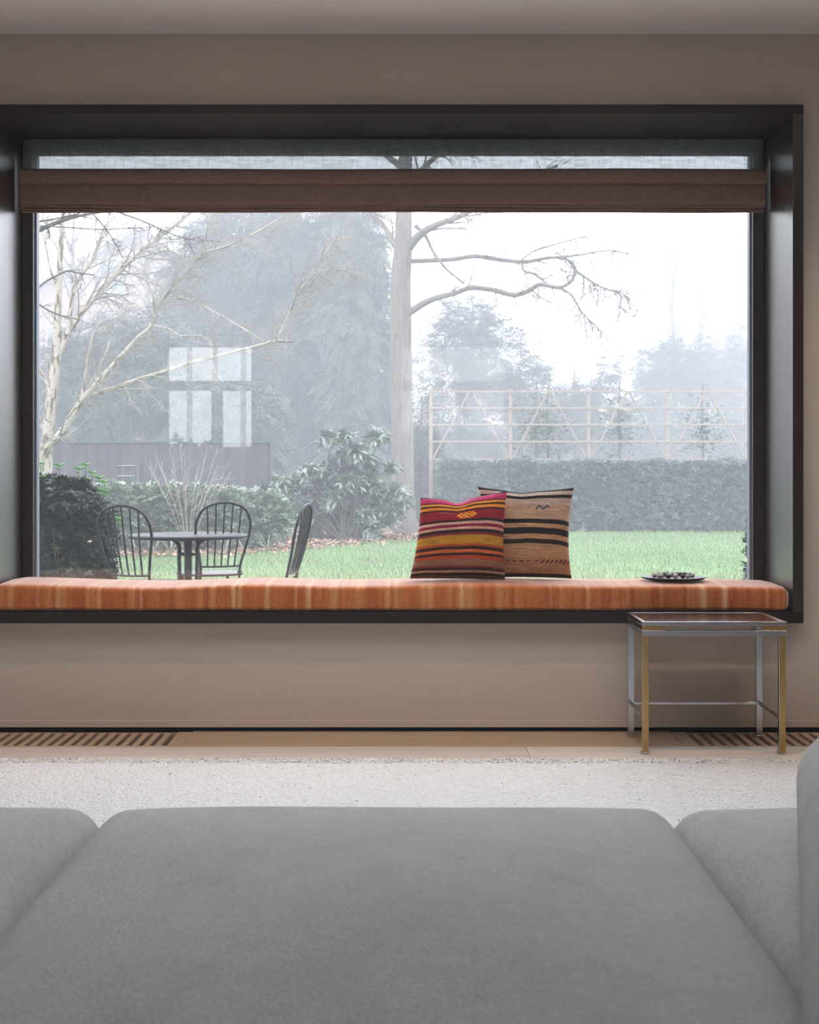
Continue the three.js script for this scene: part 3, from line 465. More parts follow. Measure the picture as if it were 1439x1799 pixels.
// garden table and three chairs
{
  const seatM = std({ color: lin(0.10, 0.105, 0.11), roughness: 0.4, metalness: 0.3 });
  const ch = thing('garden_chair', 'black wire garden chair with its hoop back turned to the window, left of the table', 'chair', [0, GY, 0]);
  ch.userData.group = 'wire garden chairs round the table';
  const hoop = [[-0.128, 0.40, -0.175], [-0.128, 0.51, -0.195], [-0.152, 0.62, -0.225], [-0.176, 0.74, -0.25], [-0.170, 0.81, -0.265], [-0.135, 0.87, -0.28], [-0.07, 0.903, -0.288], [0, 0.912, -0.29]];
  const hp = [...hoop, ...hoop.slice(0, -1).reverse().map(([x, y, z]) => [-x, y, z])].map((p) => V(...p));
  part('back_frame', tube(hp, 0.0085, 8, 70), M.iron, ch);
  part('cross_bar', tube([V(-0.128, 0.51, -0.195), V(0, 0.508, -0.207), V(0.128, 0.51, -0.195)], 0.006, 8), M.iron, ch);
  const hc = new THREE.CatmullRomCurve3(hp, false, 'centripetal');
  for (let i = 0; i < 5; i++) { const xb = (i - 2) * 0.043, xt = (i - 2) * 0.055; let best = null; for (let k = 0; k <= 400; k++) { const q = hc.getPoint(k / 400); if (q.y > 0.8 && (!best || Math.abs(q.x - xt) < Math.abs(best.x - xt))) best = q; }
    part('spindle', tube([V(xb, 0.508, -0.2 - 0.006 * (1 - Math.abs(xb) / 0.1)), V(lerp(xb, xt, 0.5), 0.7, -0.252), V(xt, best.y, best.z)], 0.0052, 6), M.iron, ch); }
  const sq = (t, e) => Math.sign(t) * Math.pow(Math.abs(t), e), rim = [], shp = new THREE.Shape(); for (let i = 0; i <= 48; i++) { const a = i / 48 * 6.2832, x = 0.195 * sq(Math.cos(a), 0.7) * (1 + 0.12 * Math.sin(a)), z = 0.20 * sq(Math.sin(a), 0.7) + 0.02; i ? shp.lineTo(x, -z) : shp.moveTo(x, -z); if (i < 48) rim.push(V(x, 0.452, z)); }
  const seat = part('seat', new THREE.ExtrudeGeometry(shp, { depth: 0.006, bevelEnabled: true, bevelSize: 0.002, bevelThickness: 0.002, bevelSegments: 1 }).rotateX(-Math.PI / 2).translate(0, 0.45, 0), seatM, ch, 'grey sheet metal seat');
  part('seat_rim', tube([...rim, rim[0]], 0.008, 6, 96), M.iron, seat);
  for (const sx of [-1, 1]) { part('leg', tube([V(sx * 0.128, 0.43, -0.178), V(sx * 0.14, 0.22, -0.2), V(sx * 0.165, 0, -0.235)], 0.0095, 8), M.iron, ch); part('leg', tube([V(sx * 0.15, 0.448, 0.16), V(sx * 0.16, 0.22, 0.185), V(sx * 0.175, 0, 0.215)], 0.0095, 8), M.iron, ch); part('collar', new THREE.CylinderGeometry(0.014, 0.014, 0.03, 12).translate(sx * 0.128, 0.465, -0.184), M.iron, ch); }
  ch.position.set(-1.535, GY, -8.01); ch.rotation.y = Math.PI - 0.36;
  const put = (x, z, ry, label) => { const c = ch.clone(); c.name = numbered('garden_chair'); c.position.set(x, GY, z); c.rotation.y = ry; c.userData = { label, category: 'chair', group: 'wire garden chairs round the table' }; scene.add(c); };
  put(-1.27, -8.77, -0.42, 'black wire garden chair facing the window from behind the table');
  put(-0.885, -8.08, -1.42, 'black wire garden chair seen edge on, on the right of the table');
  const tb = thing('garden_table', 'round black metal garden table among three wire chairs', 'table', [X(333, 8.4), GY, -8.35]);
  part('table_top', new THREE.LatheGeometry([[0, 0.70], [0.345, 0.704], [0.352, 0.700], [0.36, 0.704], [0.363, 0.713], [0.358, 0.722], [0.34, 0.72], [0, 0.718]].map(([a, b]) => new THREE.Vector2(a, b)), 72), M.iron, tb);
  part('pedestal', tube([V(0, 0.08, 0), V(0, 0.70, 0)], 0.021, 14), M.iron, tb);
  for (let k = 0; k < 4; k++) { const a = 0.06 + k * Math.PI / 2, c = Math.cos(a), s = Math.sin(a); part('leg', tube([[0.155, 0.698], [0.10, 0.692], [0.062, 0.66], [0.056, 0.56], [0.056, 0.25], [0.075, 0.14], [0.17, 0.04], [0.27, 0.012]].map(([q, y]) => V(q * c, y, q * s)), 0.012, 10, 40), M.iron, tb); }
  part('ring', new THREE.TorusGeometry(0.058, 0.006, 8, 32).rotateX(Math.PI / 2).translate(0, 0.60, 0), M.iron, tb);
}

// shrubs near the terrace
{
  const D = 9.6, b = thing('evergreen_shrub', 'dark glossy evergreen shrub with bright green shoots at the left window edge', 'shrub', [X(120, D), GY, -D]);
  const dark = leafMat(lin(0.026, 0.042, 0.029), 0.4), bl = [[108, 905, 52, 66], [80, 890, 40, 58], [160, 945, 44, 78], [130, 872, 44, 36], [150, 1010, 58, 90], [92, 1010, 50, 100], [120, 1080, 75, 70]].map(([x, y, w, h], i) => { const p = at(x, y, D).sub(b.position); return [p.x, p.y, 0.05 * ((i * 3) % 5 - 2), w / F * D, h / F * D, 0.26]; });
  foliage(b, GEO.small, dark, 6500, bl, 51, { shell: 0.35, smin: 0.6, smax: 1.15, vary: 0.9, minY: 0.03, droop: 0.35 });
  const core = []; const r = rng(52); for (let i = 0; i < 26; i++) { const a = r() * 6.28, q = 0.3 * r(); core.push(tube([V(0.1 * (r() - 0.5), 0, 0.1 * (r() - 0.5)), V(Math.cos(a) * q * 0.6, 0.3, Math.sin(a) * q * 0.4), V(Math.cos(a) * q, 0.55 + 0.35 * r(), Math.sin(a) * q * 0.8)], [0.01, 0.006, 0.003], 4)); }
  part('stem', core, std({ color: lin(0.07, 0.05, 0.035), roughness: 0.9 }), b);
  const bright = leafMat(lin(0.13, 0.42, 0.06), 0.5), twig = std({ color: lin(0.10, 0.09, 0.06), roughness: 0.9 }), top = whorl(8, 0.055, 0.028, 0.9, 12), lower = whorl(7, 0.042, 0.02, 0.5, 13);
  for (const [px, py] of [[71, 816], [104, 820], [138, 826], [151, 819], [162, 833], [174, 842], [184, 849], [155, 845], [186, 866], [177, 864], [66, 848], [208, 914], [74, 841], [103, 966]]) { const p = at(px, py, D - 0.12).sub(b.position), s = part('shoot', tube([V(p.x * 0.93 - 0.01, p.y - 0.11, p.z - 0.07), V(p.x, p.y - 0.03, p.z), p], [0.003, 0.002, 0.0015], 4), twig, b, 'bright green young shoot'); part('leaf_cluster', merge([top.clone().translate(p.x, p.y, p.z), lower.clone().translate(p.x, p.y - 0.02, p.z)]), bright, s); }
  const bl2 = part('flower', whorl(6, 0.03, 0.021, 0.9, 14).translate(...at(158, 953, D - 0.36).sub(b.position).toArray()), leafMat(lin(0.8, 0.62, 0.58), 0.7), b, 'single pale pink flower');
  const D2 = 9.2, c = thing('evergreen_shrub', 'dark small-leaved shrub cut off by the right window edge', 'shrub', [X(1331, D2), GY, -D2]);
  foliage(c, GEO.small, leafMat(lin(0.035, 0.055, 0.045), 0.45), 1500, [[0.02, 0.56, 0, 0.115, 0.40, 0.12], [0.05, 0.66, 0, 0.10, 0.32, 0.12], [0.1, 0.3, 0, 0.15, 0.3, 0.15]], 53, { smin: 0.45, smax: 0.8, minY: 0.02 });
  part('stem', [tube([V(0.05, 0, 0), V(0.06, 0.5, 0), V(0.05, 0.9, 0)], [0.012, 0.008, 0.003], 6)], twig, c);
}
{ // low planting behind the table
  const m = leafMat(lin(0.25, 0.305, 0.24), 0.5);
  const spec = [[215, 18.6, 0.95, 'low leafy shrub beside the dark evergreen, behind the left chair', 0.55], [290, 18.8, 0.94, 'low leafy shrub seen above the garden table, under the bare twigs', 0.55], [378, 18.9, 0.90, 'low leafy shrub with pink flowers behind the middle chair', 0.6], [452, 19.2, 0.82, 'low leafy shrub between the middle chair and the chair seen edge on', 0.5]];
  spec.forEach(([px, D, h, label, w], i) => { const s = thing('low_shrub', label, 'shrub', [X(px, D), GY, -D]); foliage(s, GEO.small, m, 2600, [[0, h * 0.52, 0, w, h * 0.5, 0.45], [-0.2, h * 0.6, 0.1, w * 0.6, h * 0.42, 0.35], [0.22, h * 0.58, 0.1, w * 0.6, h * 0.4, 0.35]], 60 + i, { shell: 0.3, smin: 1.0, smax: 1.8, vary: 0.7, minY: 0.02 });
    const r = rng(70 + i), l = []; for (let k = 0; k < 10; k++) { const a = r() * 6.28; l.push(tube([V(0, 0, 0), V(Math.cos(a) * 0.2, 0.3, Math.sin(a) * 0.2), V(Math.cos(a) * 0.4, h * 0.8, Math.sin(a) * 0.3)], [0.01, 0.006, 0.003], 4)); } part('stem', l, std({ color: lin(0.08, 0.06, 0.045), roughness: 0.9 }), s);
    if (i === 2) { const fl = leafMat(lin(0.75, 0.5, 0.48), 0.7), f = whorl(6, 0.045, 0.03, 0.9, 15); for (const [x, y] of [[374, 855], [388, 859], [395, 858], [400, 861], [362, 866], [383, 862]]) part('flower', f.clone().translate(...at(x, y, D - 0.35).sub(s.position).toArray()), fl, s, 'pale pink flower'); } });
  const strap = merge(Array.from({ length: 14 }, (_, k) => turned(leafGeo(0.42, 0.014, 0.2, 3), -0.9 - 0.45 * ((k * 7) % 5) / 5, k * 0.9, 0)));
  [[238, 18.0], [272, 17.9], [395, 18.1], [430, 18.2], [470, 18.3], [300, 17.8]].forEach(([px, D], i) => { const g = obj('grass_clump', strap, leafMat(lin(0.27, 0.29, 0.22), 0.6)); g.position.set(X(px, D), GY + 0.028, -D); g.rotation.y = i; g.scale.setScalar(0.72 + 0.08 * (i % 3)); tag(g, ['strappy grass clump under the low shrubs, leftmost of six', 'strappy grass clump seen between the left chair and table legs', 'strappy grass clump behind the middle chair', 'strappy grass clump just right of the middle chair', 'strappy grass clump at the edge of the fallen leaves, rightmost of six', 'strappy grass clump seen just left of the table pedestal'][i], 'plant', 'strappy grass clumps along the lawn'); });
  // bare twiggy shrub
  const D = 18.4, t = thing('bare_shrub', 'bare twiggy shrub rising out of the low planting', 'shrub', [X(330, D), GY, -D]), r = rng(81), l = [];
  for (let k = 0; k < 15; k++) { const a = (k / 14 - 0.5) * 1.5 + (r() - 0.5) * 0.2, L = 1.15 + 0.35 * r(), d = V(Math.sin(a) * 0.6, 1, (r() - 0.5) * 0.5).normalize(), pts = [V(0, 0, 0), d.clone().multiplyScalar(L * 0.4), d.clone().multiplyScalar(L * 0.7).add(V(Math.sin(a) * 0.06, 0, 0)), d.clone().multiplyScalar(L).add(V(Math.sin(a) * 0.16, 0, 0))], rad = [0.0045, 0.0032, 0.0022, 0.0016]; l.push(tube(pts, rad, 4)); twigs(l, pts, rad, r, { n: 8, len: 0.35, up: 0.4, r0: 0.7, from: 0.3, least: 0.0024 }); }
  part('stem', l, std({ color: lin(0.52, 0.45, 0.40), roughness: 0.9 }), t);
}
{ // rhododendron: the leaves that show largest are meshes of their own, the rest is foliage
  const D = 21.8, s = thing('rhododendron', 'large-leaved rhododendron bush in front of the thick tree trunk', 'shrub', [X(610, D), GY, -D]);
  const px = (x, y, dz = 0) => at(x, y, D + dz).sub(s.position), m = [0.21, 0.25, 0.17].map((k, i) => leafMat(lin(k * 0.84, k * 1.05, k * 0.88), 0.42));
  const clumps = [[575, 772, 17], [605, 768, 18], [665, 770, 20], [622, 795, 22], [648, 812, 22], [600, 800, 15], [545, 830, 18], [520, 845, 16], [575, 845, 22], [615, 850, 24], [650, 848, 24], [690, 825, 14], [495, 850, 16], [470, 862, 16], [505, 875, 20], [590, 880, 24], [630, 885, 24], [670, 872, 20], [700, 865, 16], [710, 885, 16], [470, 890, 18], [520, 905, 24], [560, 915, 26], [600, 915, 26], [640, 915, 24], [680, 910, 22], [560, 870, 20], [650, 935, 20], [600, 938, 22], [545, 938, 20]];
  const blobs = clumps.map(([x, y, q], i) => { const p = px(x, y, (i % 3 - 1) * 0.25), w = q / F * D; return [p.x, p.y, p.z, w, w * 0.75, w * 0.9]; });
  foliage(s, GEO.whorl[0], m[0], 1500, blobs, 91, { shell: 0.2, smin: 0.8, smax: 1.4, vary: 0.7, minY: 0.05, droop: 0.15 });
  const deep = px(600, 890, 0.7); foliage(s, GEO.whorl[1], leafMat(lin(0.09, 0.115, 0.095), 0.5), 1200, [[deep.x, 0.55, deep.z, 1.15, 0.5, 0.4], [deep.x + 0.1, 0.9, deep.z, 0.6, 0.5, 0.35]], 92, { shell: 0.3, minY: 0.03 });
  const r = rng(93), lg = [leafGeo(0.15, 0.05, 0.25, 3), leafGeo(0.13, 0.046, 0.35, 3), leafGeo(0.17, 0.052, 0.2, 3)];
  for (let i = 0; i < 280; i++) { const c = clumps[Math.floor(i / 280 * clumps.length)], k = i % 9, p = px(c[0] + (r() - 0.5) * c[2] * 1.4, c[1] + (r() - 0.5) * c[2] * 1.1, -c[2] / F * D - 0.05 * r() + (clumps.indexOf(c) % 3 - 1) * 0.25), a = k / 9 * 6.283; const l = part('leaf', lg[i % 3], m[i % 3], s); l.position.copy(p); l.rotation.set(0.5 + (r() - 0.5) * 0.6, Math.sin(a) * 1.5, (r() - 0.5) * 1.2, 'YXZ'); }
  const st = []; for (const c of clumps) { const e = px(c[0], c[1] + 4, 0.1), b = V(0.25 * (r() - 0.5), 0.03, 0.4); st.push(tube([b, V(lerp(b.x, e.x, 0.45) + 0.1 * (r() - 0.5), lerp(b.y, e.y, 0.55), 0.25), e], [0.02, 0.013, 0.006], 5)); }
  part('stem', st, std({ color: lin(0.085, 0.075, 0.062), roughness: 0.9 }), s);
}

// trees with drawn limbs
const barkTex = (a, b) => tex(256, 512, (u, v) => { const k = 0.6 * fbm(u, v * 0.5, 16, 4, N2) + 0.4 * N1(u * 40, v * 12, 40, 12); return a.map((q, i) => lerp(q, b[i], k)); }, [2, 0.7]);
const barkBump = tex(256, 256, (u, v) => 0.6 * N1(u * 24, v * 8, 24, 8) + 0.4 * fbm(u, v, 16, 3), [3, 1], false);
M.bark = std({ map: barkTex([0.38, 0.36, 0.35], [0.585, 0.555, 0.535]), roughness: 0.95, bumpMap: barkBump, bumpScale: 0.02 });
M.birch = std({ map: tex(256, 512, (u, v) => { const d = fbm(u, v, 8, 4, N2), l = N1(u * 6, v * 60, 6, 60), dark = d > 0.60 || l > 0.86, g = 0.9 + 0.12 * (N1(u * 60, v * 60, 60) - 0.5); return dark ? [0.46 * g, 0.43 * g, 0.36 * g] : [0.76 * g, 0.715 * g, 0.675 * g]; }, [3, 0.9]), roughness: 0.8, bumpMap: barkBump, bumpScale: 0.006 });
M.twig = std({ color: lin(0.30, 0.285, 0.265), roughness: 0.9 }); M.darkTwig = std({ color: lin(0.10, 0.10, 0.095), roughness: 0.9 });
{
  const D = 24.2, t = thing('tree', 'thick bare tree trunk with long crooked limbs rising in the middle of the garden', 'tree', [X(710, D), GY, -D]), o = t.position, r = rng(101);
  const rel = (L, dz) => { const q = limbPath(L, D, dz); q.pts.forEach((p) => p.sub(o)); return q; };
  const tr = rel([[712, 942, 62], [710, 920, 46], [708, 860, 39], [707, 760, 38], [705, 660, 38], [704, 560, 38], [704, 490, 36], [708, 440, 32], [709, 390, 29], [710, 330, 27], [714, 230, 22], [712, 120, 14]], 0); tr.pts[0].y = -0.04;
  part('trunk', tube(tr.pts, tr.rad, 20, 80), M.bark, t);
  const limb = (L, dz, n, len, o2 = {}) => { const q = rel(L, dz), l = [tube(q.pts, q.rad, 8, L.length * 5)]; twigs(l, q.pts, q.rad, r, { n: Math.round(n * 1.5), len, up: 0.25, r0: 0.35, depth: 2, from: 0.2, least: 0.006, ...o2 }); part('branch', l, M.bark, t); };
  limb([[715, 440, 16], [735, 415, 15], [760, 398, 12], [800, 383, 11], [850, 358, 9], [920, 320, 7], [980, 290, 4]], -1, 10, 1.2);
  limb([[718, 459, 9], [770, 457, 8], [800, 455, 8], [835, 450, 8], [870, 455, 8], [925, 460, 7], [955, 454, 6], [985, 453, 5], [1005, 462, 5], [1012, 478, 5], [1000, 498, 5]], 1, 14, 0.9);
  limb([[706, 558, 13], [725, 545, 14], [750, 530, 12], [775, 521, 10], [800, 515, 9], [825, 506, 9], [860, 508, 9], [905, 518, 9], [930, 510, 9], [948, 500, 8], [985, 505, 6], [1005, 492, 5], [1010, 472, 5], [1002, 462, 4]], -1.2, 12, 0.9);
  limb([[1010, 474, 5], [1025, 485, 5], [1045, 498, 4], [1065, 508, 3], [1090, 515, 2.5], [1112, 530, 2]], 0.3, 16, 0.9, { r0: 0.6 });
  limb([[985, 505, 4], [1005, 520, 4], [1020, 545, 3], [1035, 562, 3], [1060, 585, 2]], 0.3, 12, 0.7, { up: -0.3, r0: 0.6 });
  limb([[730, 396, 8], [748, 415, 6], [760, 440, 5], [772, 458, 5], [790, 478, 4], [815, 497, 3]], -0.4, 5, 0.5);
  limb([[985, 453, 3.5], [1030, 446, 3], [1070, 440, 2.5], [1105, 446, 2]], 0.4, 10, 0.7, { r0: 0.6 });
  limb([[918, 459, 4], [920, 475, 4], [940, 482, 4], [960, 498, 3]], 0.3, 7, 0.5, { r0: 0.6 });
  limb([[915, 458, 3], [940, 440, 3], [980, 428, 2.5], [1030, 415, 2]], 0.3, 8, 0.6, { r0: 0.6 });
  limb([[700, 440, 12], [688, 420, 10], [676, 400, 9], [655, 375, 8], [610, 320, 6]], 0.8, 8, 1.0);
  limb([[712, 330, 12], [760, 280, 9], [840, 220, 6]], -1, 8, 1.0); limb([[712, 300, 12], [650, 250, 9], [560, 190, 6]], 1, 8, 1.0);
}
{
  const D = 16.2, t = thing('birch_tree', 'pale birch with several leaning stems at the left of the window', 'tree', [X(78, D), GY, -D]), o = t.position, r = rng(111);
  const rel = (L, dz) => { const q = limbPath(L, D, dz); q.pts.forEach((p) => p.sub(o)); return q; };
  const tr = rel([[78, 1000, 26], [80, 830, 23], [84, 770, 20], [90, 700, 18], [97, 640, 17], [100, 590, 15], [103, 520, 12], [106, 450, 10], [111, 380, 8], [118, 300, 5]], 0); tr.pts[0].y = -0.05;
  part('trunk', tube(tr.pts, tr.rad, 14, 60), M.birch, t);
  const limb = (L, dz, n, len, o2 = {}, m = M.birch) => { const q = rel(L, dz), l = [tube(q.pts, q.rad, 7, L.length * 5)]; const tw = []; twigs(tw, q.pts, q.rad, r, { n: Math.round(n * 2), len, up: 0.4, r0: 0.35, depth: 2, from: 0.12, least: 0.003, ...o2 }); const b = part('branch', l, m, t); if (tw.length) part('twigs', tw, M.twig, b); };
  limb([[74, 990, 18], [66, 830, 16], [78, 790, 15], [107, 762, 14], [133, 722, 13], [156, 690, 12], [183, 660, 10], [217, 622, 8], [243, 592, 7], [266, 573, 6], [271, 548, 5], [267, 513, 4], [257, 490, 3]], -0.6, 14, 0.55);
  limb([[150, 697, 9], [170, 692, 9], [190, 685, 9], [233, 670, 8], [287, 653, 7], [333, 638, 6.5], [383, 625, 6], [447, 609, 5.5], [487, 599, 5], [512, 601, 3]], -0.8, 16, 0.7);
  limb([[486, 599, 4.5], [500, 568, 4], [509, 548, 4], [522, 520, 4], [535, 500, 3.5], [559, 462, 3], [595, 412, 2]], -0.2, 16, 0.7, { r0: 0.6 });
  limb([[531, 506, 3], [560, 488, 3], [590, 475, 2.5], [620, 478, 2]], -0.2, 10, 0.5, { r0: 0.6 });
  limb([[100, 625, 13], [118, 588, 12], [145, 545, 12], [161, 527, 12], [186, 500, 12], [217, 467, 12], [245, 444, 10], [275, 418, 9], [310, 392, 8], [350, 360, 6]], 0.5, 14, 0.7);
  limb([[118, 588, 8], [132, 503, 8], [150, 471, 8], [164, 445, 7], [176, 420, 7], [186, 396, 6], [200, 350, 5]], 0.8, 10, 0.6);
  limb([[218, 466, 4], [240, 453, 4], [268, 446, 3.5], [297, 440, 3], [320, 448, 3], [352, 452, 2]], -0.3, 12, 0.5, { r0: 0.6 });
  limb([[262, 575, 5], [272, 555, 5], [285, 528, 4.5], [300, 508, 4], [333, 470, 4], [353, 447, 4], [400, 432, 3.5], [460, 403, 3], [500, 378, 2]], -0.4, 18, 0.7, { r0: 0.55 });
  limb([[285, 530, 3], [310, 524, 3], [338, 527, 3], [367, 543, 2.5], [420, 573, 2.5], [463, 600, 2]], -0.5, 10, 0.5, { r0: 0.6 });
  limb([[267, 572, 3.5], [293, 577, 3.5], [323, 592, 3], [353, 590, 3], [370, 601, 3], [374, 645, 2.5], [393, 673, 2]], -0.6, 10, 0.45, { r0: 0.6, up: -0.2 });
  limb([[140, 715, 6], [147, 680, 5], [152, 640, 4], [160, 600, 3], [172, 560, 2]], 0.2, 8, 0.4); limb([[164, 690, 5], [172, 650, 4], [190, 610, 3], [205, 560, 2]], 0.2, 8, 0.4);
  limb([[92, 690, 6], [72, 655, 5], [58, 620, 4], [50, 560, 3]], 0.2, 8, 0.4); limb([[84, 770, 6], [70, 740, 5], [60, 690, 4], [50, 640, 3]], 0.2, 6, 0.4);
  limb([[353, 448, 2.5], [362, 420, 2.5], [364, 400, 2], [378, 375, 2]], -0.2, 8, 0.4, { r0: 0.6 }); limb([[104, 520, 5], [88, 470, 4], [80, 430, 3], [66, 380, 2]], 0, 10, 0.5);
}
{
  const D = 10.2, t = thing('tree', 'bare tree outside whose dark twigs reach in at the top left window corner', 'tree', [-3.5, GY, -D]), o = t.position, r = rng(121);
  const rel = (L, dz) => { const q = limbPath(L, D, dz); q.pts.forEach((p) => p.sub(o)); return q; };
  part('trunk', tube([V(0, -0.04, 0), V(0.02, 1, 0), V(-0.03, 2.2, 0.05), V(0.02, 3.6, 0.02), V(0.05, 5, 0)], [0.11, 0.09, 0.08, 0.06, 0.03], 12), M.bark, t);
  const limb = (L, dz, n, len, o2 = {}) => { const q = rel(L, dz); q.pts.unshift(V(0, q.pts[0].y - 0.35, 0)); q.rad.unshift(q.rad[0] * 1.2); const l = [tube(q.pts, q.rad, 7, L.length * 6)]; twigs(l, q.pts, q.rad, r, { n, len, up: 0.1, r0: 0.5, depth: 2, from: 0.45, least: 0.002, ...o2 }); part('branch', l, M.darkTwig, t); };
  limb([[40, 420, 9], [62, 408, 8.5], [90, 395, 8], [120, 384, 7], [150, 377, 5], [190, 371, 3]], 0.3, 12, 0.25);
  limb([[40, 395, 4], [62, 390, 4], [95, 385, 3.5], [135, 376, 3]], 0.2, 8, 0.2);
  limb([[30, 535, 4], [62, 510, 4], [80, 495, 3.5], [100, 484, 3], [118, 476, 3], [140, 480, 2.4], [165, 483, 1.6]], 0.2, 10, 0.22);
  limb([[40, 515, 3], [62, 530, 3], [85, 545, 2.8], [110, 555, 2.2], [138, 561, 1.6]], 0.2, 10, 0.2);
  limb([[40, 400, 3], [62, 397, 2.8], [110, 399, 2.5], [175, 403, 2.2], [230, 401, 1.8], [270, 399, 1.2]], 0.2, 9, 0.2);
  limb([[120, 340, 4], [165, 378, 3], [190, 408, 2.5], [205, 432, 2], [216, 455, 1.4]], 0.2, 9, 0.2);
  limb([[150, 340, 4], [210, 373, 3], [250, 388, 2.8], [290, 406, 2.4], [330, 420, 2], [352, 416, 1.3]], 0.2, 14, 0.25);
}

// fence
{
  const D = 25.5, y1 = EYE - (776 - CY) / F * D, x0 = X(90, D), x1 = X(470, D), f = thing('fence', 'dark grey board fence with a coping behind the low planting', 'fence', [0, GY, -D]), h = y1 - GY;
  const m = [0, 1, 2].map((k) => std({ color: lin(0.052 + 0.006 * k, 0.054 + 0.006 * k, 0.062 + 0.006 * k), roughness: 0.8, bumpMap: barkBump, bumpScale: 0.002 })), n = 30, w = (x1 - x0) / n, g = box(-w / 2 + 0.004, w / 2 - 0.004, 0.02, h - 0.03, -0.012, 0.012, 0.003);
  for (let i = 0; i < n; i++) { const b = part('board', g, m[(i * 7) % 3], f); b.position.x = x0 + (i + 0.5) * w; b.position.z = (i % 2) * 0.008; }
  part('coping', box(x0 - 0.05, x1 + 0.05, h - 0.03, h, -0.05, 0.05, 0.006), m[2], f);
  for (let i = 0; i <= 4; i++) part('post', box(lerp(x0, x1, i / 4) - 0.05, lerp(x0, x1, i / 4) + 0.05, 0, h - 0.03, -0.11, -0.02), m[0], f);
  const pale = std({ color: lin(0.5, 0.5, 0.5), roughness: 0.6 }); for (const py of [818, 836, 854]) { const y = EYE - (py - CY) / F * D - GY; part('rung', box(X(208, D), X(237, D), y - 0.006, y + 0.006, 0.02, 0.06, 0.003), pale, f, 'thin pale rung'); }
}
// clipped hedge and trellis
{
  const D = 25.3, x0 = X(768, D), x1 = X(1480, D), h = EYE - (813 - CY) / F * D - GY, n = 15000, he = thing('hedge', 'long clipped hedge along the far side of the lawn', 'hedge', [(x0 + x1) / 2, GY, -D]), L = x1 - x0;
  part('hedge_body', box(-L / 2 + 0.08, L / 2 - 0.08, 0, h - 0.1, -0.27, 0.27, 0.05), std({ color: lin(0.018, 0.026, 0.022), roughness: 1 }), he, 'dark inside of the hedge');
  const r = rng(131), im = new THREE.InstancedMesh(GEO.tiny, leafMat(lin(0.135, 0.17, 0.15), 0.55), n), m4 = new THREE.Matrix4(), q = new THREE.Quaternion(), c = new THREE.Color();
  for (let i = 0; i < n; i++) { const topf = r() < 0.3, x = (r() - 0.5) * L, y = topf ? h - 0.06 + 0.08 * r() * r() + 0.03 * Math.sin(x * 5) : r() * h, z = topf ? (r() - 0.5) * 0.7 : 0.27 + 0.09 * r(); m4.compose(V(x, y, z), q.setFromEuler(new THREE.Euler((r() - 0.5) * 2, r() * 6.28, (r() - 0.5) * 2)), V(1, 1, 1).multiplyScalar(0.7 + 0.8 * r())); im.setMatrixAt(i, m4); const k = 0.6 + 0.9 * r(); im.setColorAt(i, c.setRGB(k, k, k)); }
  im.name = 'foliage'; im.userData.kind = 'stuff'; he.add(im);
  const T = 25.85, tl = thing('trellis', 'pale timber trellis of rails and diagonal braces above the clipped hedge', 'trellis', [0, GY, -T]), Y = (py) => EYE - (py - CY) / F * T - GY, wood = std({ color: lin(0.36, 0.30, 0.265), roughness: 0.8 });
  const px = [757, 897, 1034, 1173, 1312, 1451]; px.forEach((p) => part('post', box(X(p, T) - 0.032, X(p, T) + 0.032, 0, Y(684), -0.03, 0.03, 0.004), wood, tl));
  for (const y of [688, 717, 746, 776, 807]) part('rail', box(X(754, T), X(1455, T), Y(y) - 0.016, Y(y) + 0.016, 0.03, 0.055, 0.003), wood, tl);
  for (let i = 0; i < 5; i++) { const a = X(px[i], T) + 0.05, b = X(px[i + 1], T) - 0.05, m = (a + b) / 2; part('brace', tube([V(a, Y(804), 0.012), V(m - 0.035, Y(690), 0.012)], 0.02, 6), wood, tl); part('brace', tube([V(b, Y(804), 0.012), V(m + 0.035, Y(690), 0.012)], 0.02, 6), wood, tl); }
  [[944, 'slender trained tree tied to the trellis bay left of the bright gap'], [968, 'slender trained tree just right of the second trellis post'], [1092, 'slender trained tree in the third trellis bay'], [1246, 'slender trained tree standing in the middle of the right trellis bay']].forEach(([p, label], i) => { const e = thing('espalier_tree', label, 'tree', [X(p, T), GY, -T - 0.28 - 0.3 * (i % 2)]), l = [], rr = rng(140 + i); part('trunk', tube([V(0, 0, 0), V(0.02, 1, 0), V(-0.01, Y(720), 0), V(0.01, Y(670), 0)], [0.04, 0.03, 0.022, 0.012], 8), M.bark, e);
    for (let k = 0; k < 12; k++) { const y0 = 1.2 + 1.3 * rr(), s = k % 2 ? 1 : -1, pts = [V(0, y0, 0), V(s * 0.25, y0 + 0.06, 0.01), V(s * 0.6, y0 + 0.1 + 0.15 * rr(), 0)], rad = [0.012, 0.008, 0.004]; l.push(tube(pts, rad, 5)); twigs(l, pts, rad, rr, { n: 5, len: 0.4, up: 0.5, r0: 0.6 }); } part('branch', l, M.twig, e);
    foliage(e, GEO.tiny, leafMat(lin(0.16, 0.20, 0.15), 0.55), 230, [[0, 1.9, 0, 0.6, 0.75, 0.1]], 145 + i, { shell: 0, smin: 0.6, smax: 1.1 }); });
}
